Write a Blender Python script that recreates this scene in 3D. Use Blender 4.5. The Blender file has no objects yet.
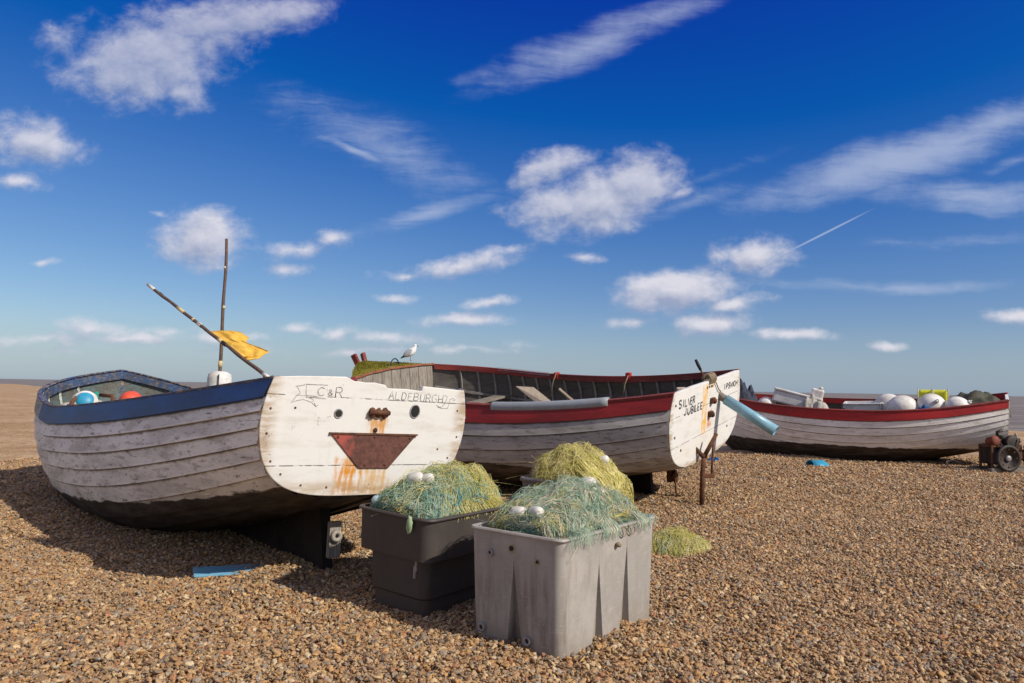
import bpy, bmesh, math, random
import numpy as np
from mathutils import Vector, Matrix, noise as mnoise
rnd = random.Random(7)
rng = np.random.default_rng(11)
S = bpy.context.scene
COL = S.collection
PI = math.pi
R = math.radians

# ------------------------------------------------------------------ camera
cam_d = bpy.data.cameras.new('camera')
cam = bpy.data.objects.new('camera', cam_d)
COL.objects.link(cam)
S.camera = cam
cam_d.sensor_width = 36
cam_d.lens = 750 / 1024 * 36
cam_d.clip_start = 0.05
cam_d.clip_end = 20000
TH = math.atan(45.8 / 750)
PHI = 0.01725
r0 = Vector((1, 0, 0)); u0 = Vector((0, -math.sin(TH), math.cos(TH))); f0 = Vector((0, math.cos(TH), math.sin(TH)))
cr = r0 * math.cos(PHI) + u0 * math.sin(PHI)
cu = -r0 * math.sin(PHI) + u0 * math.cos(PHI)
M = Matrix((cr, cu, -f0)).transposed().to_4x4()
M.translation = Vector((0, 0, 1.5))
cam.matrix_world = M

# ------------------------------------------------------------------ node helper
class NB:
    def __init__(s, tree):
        s.t = tree; s.n = tree.nodes; s.l = tree.links
    def put(s, sock, v):
        if v is None: return
        if isinstance(v, bpy.types.NodeSocket): s.l.new(v, sock)
        else:
            if sock.type == 'RGBA' and len(v) == 3: v = (*v, 1)
            sock.default_value = v
    def node(s, typ, ins=None, **props):
        n = s.n.new(typ)
        for k, v in props.items(): setattr(n, k, v)
        if ins:
            for k, v in ins.items(): s.put(n.inputs[k], v)
        return n
    def math(s, op, a, b=None, c=None, clamp=False):
        n = s.node('ShaderNodeMath', operation=op, use_clamp=clamp)
        for i, v in enumerate((a, b, c)):
            if v is not None: s.put(n.inputs[i], v)
        return n.outputs[0]
    def mix(s, f, a, b, blend='MIX'):
        n = s.node('ShaderNodeMix', data_type='RGBA', blend_type=blend)
        s.put(n.inputs[0], f); s.put(n.inputs[6], a); s.put(n.inputs[7], b)
        return n.outputs[2]
    def ramp(s, f, stops, interp='LINEAR'):
        n = s.node('ShaderNodeValToRGB')
        cr_ = n.color_ramp; cr_.interpolation = interp
        while len(cr_.elements) < len(stops): cr_.elements.new(0.5)
        for e, (p, c) in zip(cr_.elements, stops):
            e.position = p
            e.color = (c, c, c, 1) if isinstance(c, (int, float)) else (*c, 1)
        s.put(n.inputs[0], f)
        return n.outputs[0]
    def smooth(s, v, a, b):
        n = s.node('ShaderNodeMapRange', interpolation_type='SMOOTHSTEP')
        s.put(n.inputs['Value'], v); n.inputs['From Min'].default_value = a; n.inputs['From Max'].default_value = b
        return n.outputs[0]
    def noise(s, vec, scale, detail=4, rough=0.55, dist=0.0):
        n = s.node('ShaderNodeTexNoise')
        s.put(n.inputs['Vector'], vec); n.inputs['Scale'].default_value = scale
        n.inputs['Detail'].default_value = detail; n.inputs['Roughness'].default_value = rough
        n.inputs['Distortion'].default_value = dist
        return n.outputs['Fac'], n.outputs['Color']
    def vmap(s, vec, loc=(0, 0, 0), rot=(0, 0, 0), sc=(1, 1, 1), typ='POINT'):
        n = s.node('ShaderNodeMapping', vector_type=typ)
        s.put(n.inputs[0], vec)
        n.inputs['Location'].default_value = loc; n.inputs['Rotation'].default_value = rot; n.inputs['Scale'].default_value = sc
        return n.outputs[0]
    def xyz(s, vec):
        n = s.node('ShaderNodeSeparateXYZ'); s.put(n.inputs[0], vec); return n.outputs
    def bump(s, h, strength=0.5, dist=0.01, normal=None):
        n = s.node('ShaderNodeBump'); s.put(n.inputs['Height'], h)
        n.inputs['Strength'].default_value = strength; n.inputs['Distance'].default_value = dist
        if normal is not None: s.put(n.inputs['Normal'], normal)
        return n.outputs[0]

def new_mat(name):
    m = bpy.data.materials.new(name); m.use_nodes = True
    m.node_tree.nodes.clear()
    b = NB(m.node_tree)
    out = b.node('ShaderNodeOutputMaterial')
    p = b.node('ShaderNodeBsdfPrincipled')
    b.l.new(p.outputs[0], out.inputs[0])
    tc = b.node('ShaderNodeTexCoord')
    return m, b, p, tc.outputs['Object']

def plain(name, col, rough=0.6, var=0.25, scale=8, spec=0.4, metal=0.0, col2=None, bump=0.0, sc=(1, 1, 1), trans=0.0):
    m, b, p, co = new_mat(name)
    v = b.vmap(co, sc=sc)
    f, _ = b.noise(v, scale, 6, 0.62)
    f2, _ = b.noise(v, scale * 5.3, 3, 0.6)
    g = b.math('ADD', b.math('MULTIPLY', f, 0.7), b.math('MULTIPLY', f2, 0.3))
    k = b.smooth(g, 0.34, 0.66)
    if col2 is None: col2 = tuple(c * (1 - var) for c in col)
    b.put(p.inputs['Base Color'], b.mix(k, col2, col))
    p.inputs['Roughness'].default_value = rough
    p.inputs['Specular IOR Level'].default_value = spec
    p.inputs['Metallic'].default_value = metal
    if bump: b.put(p.inputs['Normal'], b.bump(g, bump, 0.01))
    return m

def wood(name, c1, c2, axis=0, scale=6, rough=0.85, bump=0.4):
    m, b, p, co = new_mat(name)
    sc = [14, 14, 14]; sc[axis] = 1.2
    f, _ = b.noise(b.vmap(co, sc=sc), scale, 6, 0.65)
    f2, _ = b.noise(co, 3.0, 3, 0.5)
    k = b.smooth(b.math('ADD', b.math('MULTIPLY', f, 0.7), b.math('MULTIPLY', f2, 0.3)), 0.34, 0.64)
    b.put(p.inputs['Base Color'], b.mix(k, c1, c2))
    p.inputs['Roughness'].default_value = rough
    p.inputs['Specular IOR Level'].default_value = 0.2
    b.put(p.inputs['Normal'], b.bump(f, bump, 0.008))
    return m

def worn_paint(name, paint, paint2, under, amount=0.5, wl=None, bottom=(0.03, 0.022, 0.017), rough=0.65, fine=1.0, patch=None, rust=0.0, lap=0.0):
    """weathered paint on planks running along object x; wl: height below which the bottom paint shows"""
    m, b, p, co = new_mat(name)
    st = b.vmap(co, sc=(0.55, 2.2, 3.0))
    big, _ = b.noise(st, 1.7, 4, 0.55)
    mid, _ = b.noise(b.vmap(co, sc=(1.6, 6, 9)), 3.2 * fine, 8, 0.68)
    grain, _ = b.noise(b.vmap(co, sc=(1.5, 20, 26)), 6 * fine, 5, 0.7)
    speck, _ = b.noise(co, 55 * fine, 4, 0.7)
    tone = b.mix(b.smooth(big, 0.36, 0.64), paint2, paint)
    tone = b.mix(b.math('MULTIPLY', b.smooth(grain, 0.5, 0.75), 0.35), tone, tuple(c * 0.62 for c in paint2))
    wear = b.math('ADD', b.math('MULTIPLY', mid, 0.62), b.math('ADD', b.math('MULTIPLY', speck, 0.2), b.math('MULTIPLY', grain, 0.18)))
    wk = b.smooth(wear, 0.62 - 0.16 * amount, 0.70 - 0.12 * amount)
    c = b.mix(wk, tone, under)
    pt_, _ = b.noise(b.vmap(co, sc=(.9, 1.5, 3.4)), 2.1, 9, .72)
    c = b.mix(b.math('MULTIPLY', b.smooth(pt_, .52, .60), .55 * min(1, amount * 1.6)), c, b.mix(b.smooth(grain, .4, .6), tuple(q * .46 * w for q, w in zip(paint2, (1.04, .93, .78))), tuple(q * .76 * w for q, w in zip(paint2, (1.03, .96, .86)))))
    if rust:
        rn, _ = b.noise(b.vmap(co, sc=(5, 5, 1.3)), 1.6, 5, 0.6)
        c = b.mix(b.math('MULTIPLY', b.smooth(rn, 0.66, 0.76), rust), c, (0.28, 0.11, 0.03))
    x, y, z = b.xyz(co)
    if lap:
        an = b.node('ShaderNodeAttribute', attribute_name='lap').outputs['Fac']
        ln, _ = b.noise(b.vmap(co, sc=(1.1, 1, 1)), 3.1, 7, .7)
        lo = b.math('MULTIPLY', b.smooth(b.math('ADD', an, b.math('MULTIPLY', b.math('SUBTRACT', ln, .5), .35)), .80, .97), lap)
        c = b.mix(lo, c, (.095, .075, .06))  # dark line under each lap: grime plus contact shade painted into the colour
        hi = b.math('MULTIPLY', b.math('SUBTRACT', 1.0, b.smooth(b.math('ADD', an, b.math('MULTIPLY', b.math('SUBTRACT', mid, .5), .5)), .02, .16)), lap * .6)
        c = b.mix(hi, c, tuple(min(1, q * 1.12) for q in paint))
    if wl is not None:
        # wl = (a, b, c): z = a + b x + c x^2
        lim = b.math('ADD', b.math('MULTIPLY_ADD', x, wl[1], wl[0]), b.math('MULTIPLY', b.math('MULTIPLY', x, x), wl[2]))
        wob, _ = b.noise(b.vmap(co, sc=(1.3, 1, 5)), 2.5, 6, 0.65)
        d = b.math('SUBTRACT', b.math('ADD', z, b.math('MULTIPLY', b.math('SUBTRACT', wob, 0.5), 0.12)), lim)
        k = b.smooth(d, -0.008, 0.012)
        bn, _ = b.noise(b.vmap(co, sc=(1, 4, 6)), 2.2, 7, 0.65)
        bot = b.mix(b.smooth(bn, 0.4, 0.66), bottom, tuple(min(1, q * 2.3 + 0.008) for q in bottom))
        c = b.mix(k, bot, c)
    if patch is not None:
        x0, pc = patch
        c = b.mix(b.smooth(b.math('ADD', x, b.math('MULTIPLY', b.math('SUBTRACT', mid, .5), .2)), x0 - 0.02, x0 + 0.02), c, b.mix(b.smooth(mid, .4, .6), pc, tuple(q * .55 for q in pc)))
    b.put(p.inputs['Base Color'], c)
    b.put(p.inputs['Roughness'], b.math('ADD', rough, b.math('MULTIPLY', wk, 0.2)))
    p.inputs['Specular IOR Level'].default_value = 0.3
    hgt = b.math('ADD', b.math('MULTIPLY', wk, -0.6), b.math('ADD', b.math('MULTIPLY', grain, 0.5), b.math('MULTIPLY', mid, 0.5)))
    b.put(p.inputs['Normal'], b.bump(hgt, 0.45, 0.008))
    return m

def board_paint(name, seams, stains, base=(0.70, 0.685, 0.655), dirt=(0.52, 0.49, 0.43), edge_y=.80, edge_z=.68):
    """white painted transom boards: seams = heights of plank joints; stains = (y0,y1,z0,z1,colour,strength)"""
    m, b, p, co = new_mat(name)
    x, y, z = b.xyz(co)
    n1, _ = b.noise(b.vmap(co, sc=(1, 1.2, 5)), 3.0, 6, 0.62)
    n2, _ = b.noise(co, 26, 6, 0.7)
    n3, _ = b.noise(b.vmap(co, sc=(1, 9, 1.2)), 4.5, 5, 0.6)
    c = b.mix(b.math('MULTIPLY', b.smooth(n1, 0.48, 0.72), 0.55), base, dirt)
    c = b.mix(b.math('MULTIPLY', b.smooth(n3, 0.56, 0.72), 0.25), c, dirt)
    hgt = b.math('MULTIPLY', n2, 0.25)
    for (z0, z1, y0, y1, col, s) in stains:
        ky = b.math('MULTIPLY', b.smooth(b.math('ADD', y, b.math('MULTIPLY', b.math('SUBTRACT', n3, .5), .16)), y0 - .02, y0 + .03),
                    b.math('SUBTRACT', 1.0, b.smooth(b.math('ADD', y, b.math('MULTIPLY', b.math('SUBTRACT', n1, .5), .1)), y1 - .03, y1 + .02)))
        kz = b.math('MULTIPLY', b.smooth(z, z0 - .03, z0 + .02), b.math('SUBTRACT', 1.0, b.smooth(b.math('ADD', z, b.math('MULTIPLY', b.math('SUBTRACT', n2, .5), .05)), z1 - .02, z1 + .02)))
        k = b.math('MULTIPLY', b.math('MULTIPLY', ky, kz), b.math('MULTIPLY', b.smooth(b.math('ADD', b.math('MULTIPLY', n3, .65), b.math('MULTIPLY', n1, .35)), 0.36, 0.6), s))
        c = b.mix(k, c, col)
    ck, _ = b.noise(b.vmap(co, sc=(1, 1.5, 1)), 9, 4, 0.6)
    for zs in seams:
        d = b.math('ABSOLUTE', b.math('SUBTRACT', b.math('ADD', z, b.math('MULTIPLY', b.math('SUBTRACT', n1, .5), .012)), zs))
        k = b.math('SUBTRACT', 1.0, b.smooth(d, 0.001, 0.0065))
        k = b.math('MULTIPLY', k, b.smooth(ck, 0.36, 0.56))
        c = b.mix(b.math('MULTIPLY', k, 0.85), c, (0.10, 0.085, 0.07))
        hgt = b.math('SUBTRACT', hgt, k)
    n4, _ = b.noise(co, 2.6, 4, 0.6); n5, _ = b.noise(b.vmap(co, sc=(1, 1, 2.2)), 60, 4, 0.7)
    edge = b.math('ADD', b.smooth(b.math('ABSOLUTE', y), edge_y - .10, edge_y + .02), b.math('SUBTRACT', 1.0, b.smooth(z, edge_z, edge_z + .14)), clamp=True)
    clus = b.math('ADD', b.math('MULTIPLY', b.smooth(n4, .42, .66), .085), b.math('MULTIPLY', edge, .07))
    chips = b.smooth(b.math('ADD', b.math('ADD', b.math('MULTIPLY', n2, 0.4), b.math('MULTIPLY', n5, 0.4)), b.math('ADD', b.math('MULTIPLY', ck, 0.2), clus)), 0.655, 0.685)
    c = b.mix(b.math('MULTIPLY', edge, b.math('MULTIPLY', b.smooth(n1, .36, .60), .75)), c, (.36, .235, .115))
    c = b.mix(b.math('MULTIPLY', chips, 0.85), c, b.mix(b.smooth(n1, .4, .6), (0.15, 0.12, 0.095), (.30, .26, .22)))
    b.put(p.inputs['Base Color'], c)
    p.inputs['Roughness'].default_value = 0.6
    p.inputs['Specular IOR Level'].default_value = 0.3
    b.put(p.inputs['Normal'], b.bump(hgt, 0.5, 0.006))
    return m

# ------------------------------------------------------------------ mesh helpers
def link(o, parent=None, mat=None):
    COL.objects.link(o)
    if parent is not None: o.parent = parent
    if mat is not None: o.data.materials.append(mat)
    return o

def fast_mesh(name, V, Fq, mat, parent=None, smooth=True):
    """V (n,3) array, Fq (m,k) int array of equal-size faces"""
    me = bpy.data.meshes.new(name)
    V = np.asarray(V, np.float32); Fq = np.asarray(Fq, np.int32)
    m, k = Fq.shape
    me.vertices.add(len(V)); me.vertices.foreach_set('co', V.ravel())
    me.loops.add(m * k); me.loops.foreach_set('vertex_index', Fq.ravel())
    me.polygons.add(m)
    me.polygons.foreach_set('loop_start', np.arange(0, m * k, k, dtype=np.int32))
    me.polygons.foreach_set('loop_total', np.full(m, k, np.int32))
    me.polygons.foreach_set('use_smooth', np.full(m, smooth, bool))
    me.update(calc_edges=True); me.validate()
    return link(bpy.data.objects.new(name, me), parent, mat)

class MB:
    def __init__(s): s.v = []; s.f = []; s.sm = []
    def add(s, vs, fs, smooth=False, xf=None):
        o = len(s.v)
        for v in vs:
            v = Vector(v)
            s.v.append(xf @ v if xf is not None else v)
        for f in fs: s.f.append(tuple(i + o for i in f)); s.sm.append(smooth)
        return s
    def box(s, c, d, rot=None):
        hx, hy, hz = (q / 2 for q in d)
        vs = [Vector((x, y, z)) for x in (-hx, hx) for y in (-hy, hy) for z in (-hz, hz)]
        if rot is not None: vs = [rot @ v for v in vs]
        vs = [v + Vector(c) for v in vs]
        return s.add(vs, [(0, 1, 3, 2), (4, 6, 7, 5), (0, 4, 5, 1), (2, 3, 7, 6), (0, 2, 6, 4), (1, 5, 7, 3)])
    def beam(s, a, b, w, h, up=(0, 0, 1)):
        a, b = Vector(a), Vector(b); d = b - a
        x = d.normalized(); y = Vector(up).cross(x)
        if y.length < 1e-4: y = Vector((1, 0, 0)).cross(x)
        y.normalize(); z = x.cross(y)
        rot = Matrix((x, y, z)).transposed()
        return s.box((a + b) / 2, (d.length, w, h), rot)
    def tube(s, pts, r, n=8, caps=True):
        pts = [Vector(p) for p in pts]; N = len(pts)
        rs = r if isinstance(r, (list, tuple)) else [r] * N
        vs = []; prev = None
        for i, p in enumerate(pts):
            t = (pts[min(i + 1, N - 1)] - pts[max(i - 1, 0)]).normalized()
            if prev is None:
                a = Vector((0, 0, 1)) if abs(t.z) < .9 else Vector((1, 0, 0)); nrm = t.cross(a).normalized()
            else:
                nrm = prev - t * prev.dot(t)
                nrm = nrm.normalized() if nrm.length > 1e-6 else t.orthogonal().normalized()
            prev = nrm; bn = t.cross(nrm)
            for k in range(n):
                a = 2 * PI * k / n
                vs.append(p + (nrm * math.cos(a) + bn * math.sin(a)) * rs[i])
        fs = [(i * n + k, i * n + (k + 1) % n, (i + 1) * n + (k + 1) % n, (i + 1) * n + k) for i in range(N - 1) for k in range(n)]
        s.add(vs, fs, True)
        if caps:
            o = len(s.v) - N * n
            s.f.append(tuple(o + k for k in reversed(range(n)))); s.sm.append(False)
            s.f.append(tuple(o + (N - 1) * n + k for k in range(n))); s.sm.append(False)
        return s
    def lathe(s, prof, n=24, xf=None, smooth=True):
        """prof (r,z)"""
        vs = []; fs = []
        for r, z in prof:
            for k in range(n):
                a = 2 * PI * k / n; vs.append((r * math.cos(a), r * math.sin(a), z))
        for i in range(len(prof) - 1):
            for k in range(n): fs.append((i * n + k, i * n + (k + 1) % n, (i + 1) * n + (k + 1) % n, (i + 1) * n + k))
        fs.append(tuple(reversed(range(n)))); fs.append(tuple((len(prof) - 1) * n + k for k in range(n)))
        return s.add(vs, fs, smooth, xf)
    def ball(s, c, r, sc=(1, 1, 1), n=20, m=12, rot=None, lump=0.0, seed=0):
        prof = []
        vs = []; fs = []
        for i in range(m + 1):
            th = PI * i / m
            for k in range(n):
                a = 2 * PI * k / n
                d = Vector((math.sin(th) * math.cos(a), math.sin(th) * math.sin(a), math.cos(th)))
                q = 1 + (lump * mnoise.noise(d * 2.3 + Vector((seed, seed * .7, 0))) if lump else 0)
                v = Vector((d.x * sc[0], d.y * sc[1], d.z * sc[2])) * r * q
                if rot is not None: v = rot @ v
                vs.append(v + Vector(c))
        for i in range(m):
            for k in range(n): fs.append((i * n + k, (i + 1) * n + k, (i + 1) * n + (k + 1) % n, i * n + (k + 1) % n))
        return s.add(vs, fs, True)
    def prism(s, poly, depth, xf=None):
        """poly list of (x,y); extruded along z from 0 to depth"""
        n = len(poly)
        vs = [(x, y, 0) for x, y in poly] + [(x, y, depth) for x, y in poly]
        fs = [tuple(reversed(range(n))), tuple(range(n, 2 * n))] + [(i, (i + 1) % n, n + (i + 1) % n, n + i) for i in range(n)]
        return s.add(vs, fs, False, xf)
    def build(s, name, mat, parent=None, bevel=0.0, seg=2):
        me = bpy.data.meshes.new(name)
        me.from_pydata([tuple(v) for v in s.v], [], s.f)
        me.polygons.foreach_set('use_smooth', s.sm)
        bm = bmesh.new(); bm.from_mesh(me)
        bmesh.ops.remove_doubles(bm, verts=bm.verts, dist=1e-6)
        bmesh.ops.recalc_face_normals(bm, faces=bm.faces)
        bm.to_mesh(me); bm.free()
        o = link(bpy.data.objects.new(name, me), parent, mat)
        if bevel:
            md = o.modifiers.new('bevel', 'BEVEL'); md.width = bevel; md.segments = seg; md.limit_method = 'ANGLE'; md.angle_limit = R(40)
        return o

def tag(o, label, cat, group=None, kind=None):
    if label: o['label'] = label
    if cat: o['category'] = cat
    if group: o['group'] = group
    if kind: o['kind'] = kind
    return o

def thing(name, label, cat, loc=(0, 0, 0), rz=0.0, mw=None, group=None):
    o = bpy.data.objects.new(name, None)
    o.empty_display_size = 0.1
    COL.objects.link(o)
    if mw is not None: o.matrix_world = mw
    else:
        o.location = loc; o.rotation_euler = (0, 0, rz)
    return tag(o, label, cat, group)

def polytubes(P, r, n=3):
    """P (m,K,3) polylines -> verts, quads ; r scalar or (m,)"""
    m, K, _ = P.shape
    T = np.gradient(P, axis=1); T /= np.linalg.norm(T, axis=2, keepdims=True) + 1e-9
    a = rng.normal(size=(m, 1, 3)); N = np.cross(T, np.broadcast_to(a, T.shape)); N /= np.linalg.norm(N, axis=2, keepdims=True) + 1e-9
    Bn = np.cross(T, N)
    rr = np.broadcast_to(np.asarray(r, float).reshape(-1, 1, 1), (m, K, 1))
    V = np.stack([P + rr * (N * math.cos(2 * PI * k / n) + Bn * math.sin(2 * PI * k / n)) for k in range(n)], axis=2)
    idx = np.arange(m * K * n).reshape(m, K, n)
    A = idx[:, :-1, :]; Bq = np.roll(idx, -1, axis=2)[:, :-1, :]
    Cq = np.roll(idx, -1, axis=2)[:, 1:, :]; D = idx[:, 1:, :]
    Fq = np.stack([A, Bq, Cq, D], axis=-1).reshape(-1, 4)
    return V.reshape(-1, 3), Fq

# ------------------------------------------------------------------ world: sky and clouds
SUN_AZ = Vector((0.845, -0.535, 0)).normalized()
SUN_EL = R(36.5)
W = bpy.data.worlds.new('World'); S.world = W; W.use_nodes = True
W.node_tree.nodes.clear()
wb = NB(W.node_tree)
wout = wb.node('ShaderNodeOutputWorld'); bg = wb.node('ShaderNodeBackground')
wb.l.new(bg.outputs[0], wout.inputs[0])
sky = wb.node('ShaderNodeTexSky', sky_type='NISHITA', sun_disc=False, sun_elevation=SUN_EL,
              sun_rotation=math.atan2(SUN_AZ.x, SUN_AZ.y), altitude=0, air_density=1.0, dust_density=0.4, ozone_density=3.0)
geo = wb.node('ShaderNodeTexCoord').outputs['Generated']
gx, gy, gz = wb.xyz(geo)
gyc = wb.math('MAXIMUM', gy, 0.05)
cmb = wb.node('ShaderNodeCombineXYZ')
wb.put(cmb.inputs[0], wb.math('DIVIDE', gx, gyc)); wb.put(cmb.inputs[1], wb.math('DIVIDE', gz, gyc))
UV = cmb.outputs[0]
front = wb.smooth(gy, 0.1, 0.35)

CUM = [(-0.53, 0.415, 0.075, 0.045, 5.0, .85), (-0.575, 0.43, 0.06, 0.035, 0.0, .7), (-0.46, 0.455, 0.09, 0.05, 8.0, .8), (-0.33, 0.505, 0.10, 0.035, 8.0, .7), (-0.52, 0.057, 0.12, 0.012, 0, .6), (-0.39, 0.060, 0.11, 0.010, 0, .6), (-0.62, 0.052, 0.09, 0.012, 0, .6), (-0.19, 0.047, 0.10, 0.009, 0, .55), (-0.05, 0.05, 0.09, 0.008, 0, .5), (-0.501,0.438,0.129,0.068,8.0,1.0),(-0.415,0.493,0.151,0.048,5.0,0.85),(-0.612,0.457,0.068,0.048,0.0,0.5),(-0.451,0.394,0.052,0.031,0.0,0.7),(-0.356,0.49,0.082,0.037,10.0,0.6),(-0.652,0.321,0.076,0.041,-5.0,0.95),(-0.669,0.266,0.054,0.016,-8.0,0.6),(-0.418,0.193,0.067,0.046,0.0,1.05),(0.102,0.254,0.115,0.049,12.0,1.05),(0.05,0.3,0.071,0.028,18.0,0.8),(0.163,0.276,0.075,0.049,25.0,0.9),(0.217,0.263,0.041,0.014,15.0,0.55),(-0.072,0.162,0.097,0.019,12.0,0.8),(-0.145,0.144,0.048,0.012,0.0,0.6),(-0.011,0.182,0.054,0.014,15.0,0.6),(-0.154,0.114,0.032,0.009,0.0,0.7),(-0.03,0.112,0.046,0.012,10.0,0.7),(-0.063,0.087,0.075,0.013,0.0,0.7),(0.217,0.131,0.113,0.032,4.0,1.0),(0.325,0.179,0.062,0.03,8.0,0.9),(0.265,0.088,0.062,0.019,5.0,0.85),(0.298,0.115,0.059,0.016,10.0,0.8),(0.378,0.074,0.07,0.011,0.0,0.7),(0.16,0.09,0.062,0.011,8.0,0.6),(-0.629,0.152,0.024,0.009,0.0,0.6),(-0.557,0.067,0.067,0.016,0.0,0.65),(-0.457,0.066,0.067,0.011,0.0,0.5),(-0.286,0.077,0.035,0.011,0.0,0.65),(-0.237,0.071,0.029,0.012,5.0,0.7),(-0.17,0.064,0.064,0.012,0.0,0.65),(0.092,0.177,0.035,0.011,0.0,0.6),(0.505,0.064,0.024,0.009,0.0,0.65),(0.669,0.111,0.043,0.013,0.0,0.8),(-0.241,0.199,0.035,0.016,5.0,0.65),(-0.287,0.184,0.081,0.018,8.0,0.55),(-0.485,0.228,0.019,0.007,0.0,0.5),(-0.307,0.155,0.048,0.012,0.0,0.45),(0.011,0.057,0.08,0.012,0.0,0.35),(-0.363,0.043,0.12,0.013,0.0,0.35),(-0.603,0.037,0.12,0.012,0.0,0.35)]
CIR = [(0.1,0.474,0.208,0.036,24.0,0.75),(0.202,0.518,0.111,0.025,20.0,0.6),(-0.05,0.418,0.068,0.017,10.0,0.4),(0.522,0.317,0.262,0.041,17.0,1.0),(0.659,0.368,0.125,0.033,22.0,0.8),(0.609,0.266,0.149,0.03,-3.0,0.8),(-0.198,0.332,0.231,0.055,-24.0,0.5),(-0.224,0.315,0.065,0.01,-20.0,0.8),(-0.114,0.23,0.149,0.019,18.0,0.6),(0.506,0.146,0.228,0.012,0.0,0.6),(0.678,0.313,0.055,0.012,15.0,0.5),(0.237,0.25,0.123,0.019,20.0,0.45),(0.527,0.2,0.121,0.012,-5.0,0.25),(0.251,0.285,0.164,0.014,22.0,0.3),(0.635,0.206,0.108,0.012,5.0,0.4)]
TRAIL = [(0.42,0.215,0.075,0.0017,27.7,0.85)]

def blobs(b, vec, items, grow=1.4):
    acc = None
    for (u, v, ru, rv, rot, s) in items:
        mp = b.vmap(vec, loc=(u, v, 0), rot=(0, 0, R(rot)), sc=(ru * grow, rv * grow, 1), typ='TEXTURE')
        g = b.node('ShaderNodeTexGradient', {'Vector': mp}, gradient_type='SPHERICAL').outputs[1]
        g = b.math('MULTIPLY', g, s)
        acc = g if acc is None else b.math('MAXIMUM', acc, g)
    return acc

grp = bpy.data.node_groups.new('cumulus_density', 'ShaderNodeTree')
grp.interface.new_socket('Vector', in_out='INPUT', socket_type='NodeSocketVector')
grp.interface.new_socket('Density', in_out='OUTPUT', socket_type='NodeSocketFloat')
grp.interface.new_socket('Raw', in_out='OUTPUT', socket_type='NodeSocketFloat')
gb = NB(grp)
gi = gb.node('NodeGroupInput'); go = gb.node('NodeGroupOutput')
wv = gi.outputs[0]
_, wc = gb.noise(wv, 11, 3, 0.5)
vm = gb.node('ShaderNodeVectorMath', operation='SUBTRACT'); gb.put(vm.inputs[0], wc); vm.inputs[1].default_value = (.5, .5, .5)
vs_ = gb.node('ShaderNodeVectorMath', operation='MULTIPLY'); gb.put(vs_.inputs[0], vm.outputs[0]); vs_.inputs[1].default_value = (.05, .03, 0)
va = gb.node('ShaderNodeVectorMath', operation='ADD'); gb.put(va.inputs[0], wv); gb.put(va.inputs[1], vs_.outputs[0])
bl = blobs(gb, va.outputs[0], CUM)
nf, _ = gb.noise(gb.vmap(wv, sc=(1, 1.35, 1)), 21, 12, 0.63, 0.15)
nlo, _ = gb.noise(gb.vmap(wv, sc=(1, 1.2, 1)), 9, 2, 0.5)
nn_ = gb.math('ADD', gb.math('MULTIPLY', nf, .72), gb.math('MULTIPLY', nlo, .28))
raw = gb.math('ADD', bl, gb.math('MULTIPLY', gb.math('SUBTRACT', nn_, 0.5), 1.35))
dd = gb.math('MULTIPLY', gb.smooth(raw, 0.16, 0.74), gb.smooth(bl, 0.02, 0.22))
gb.put(go.inputs[0], dd); gb.put(go.inputs[1], raw)

def cum(vec):
    n = wb.node('ShaderNodeGroup'); n.node_tree = grp; wb.put(n.inputs[0], vec); return n.outputs
o1 = cum(UV); d1 = o1[0]
off = wb.node('ShaderNodeVectorMath', operation='ADD'); wb.put(off.inputs[0], UV); off.inputs[1].default_value = (0.007, 0.014, 0)
o2 = cum(off.outputs[0])
lit = wb.math('ADD', 0.47, wb.math('MULTIPLY', wb.math('SUBTRACT', o1[1], o2[1]), 1.5), clamp=True)
_, cw = wb.noise(UV, 5, 4, .55)
cv = wb.node('ShaderNodeVectorMath', operation='MULTIPLY_ADD'); wb.put(cv.inputs[0], cw); cv.inputs[1].default_value = (.05, .05, 0); wb.put(cv.inputs[2], UV)
cb = blobs(wb, cv.outputs[0], [(u + .025, v + .025, ru, rv, rot, s) for u, v, ru, rv, rot, s in CIR], 1.15)
strk, _ = wb.noise(wb.vmap(cv.outputs[0], rot=(0, 0, R(-19)), sc=(5, 34, 1)), 1.5, 10, 0.66, 0.5)
soft, _ = wb.noise(UV, 10, 9, .66)
fib = wb.math('ADD', wb.math('MULTIPLY', strk, .5), wb.math('MULTIPLY', soft, .5))
dc = wb.math('MULTIPLY', wb.smooth(wb.math('ADD', cb, wb.math('MULTIPLY', wb.math('SUBTRACT', fib, .5), 1.5)), .05, .95), wb.smooth(cb, 0.0, .25))
dc = wb.math('MAXIMUM', wb.math('MULTIPLY', dc, 0.66), wb.math('MULTIPLY', wb.smooth(blobs(wb, UV, TRAIL, 1.15), 0.0, .6), .55))
# clear-air colour: the sky texture, graded to the deep polarised blue of the photograph
ma = wb.node('ShaderNodeVectorMath', operation='MULTIPLY_ADD'); wb.put(ma.inputs[0], sky.outputs[0])
ma.inputs[1].default_value = (0.92, 0.93, 0.76); ma.inputs[2].default_value = (-1.18, -1.12, 1.2)
mx = wb.node('ShaderNodeVectorMath', operation='MAXIMUM'); wb.put(mx.inputs[0], ma.outputs[0]); mx.inputs[1].default_value = (0.03, 0.25, 0.6)
clear = mx.outputs[0]
hz = wb.math('SUBTRACT', 1.0, wb.smooth(gz, 0.0, 0.10))
clear = wb.mix(wb.math('MULTIPLY', hz, 0.55), clear, (3.1, 4.5, 5.35))
c1 = wb.mix(wb.math('MULTIPLY', dc, front), clear, (5.0, 5.7, 7.4))
ccol = wb.mix(lit, (3.4, 3.9, 5.5), (7.4, 7.3, 8.0))
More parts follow.
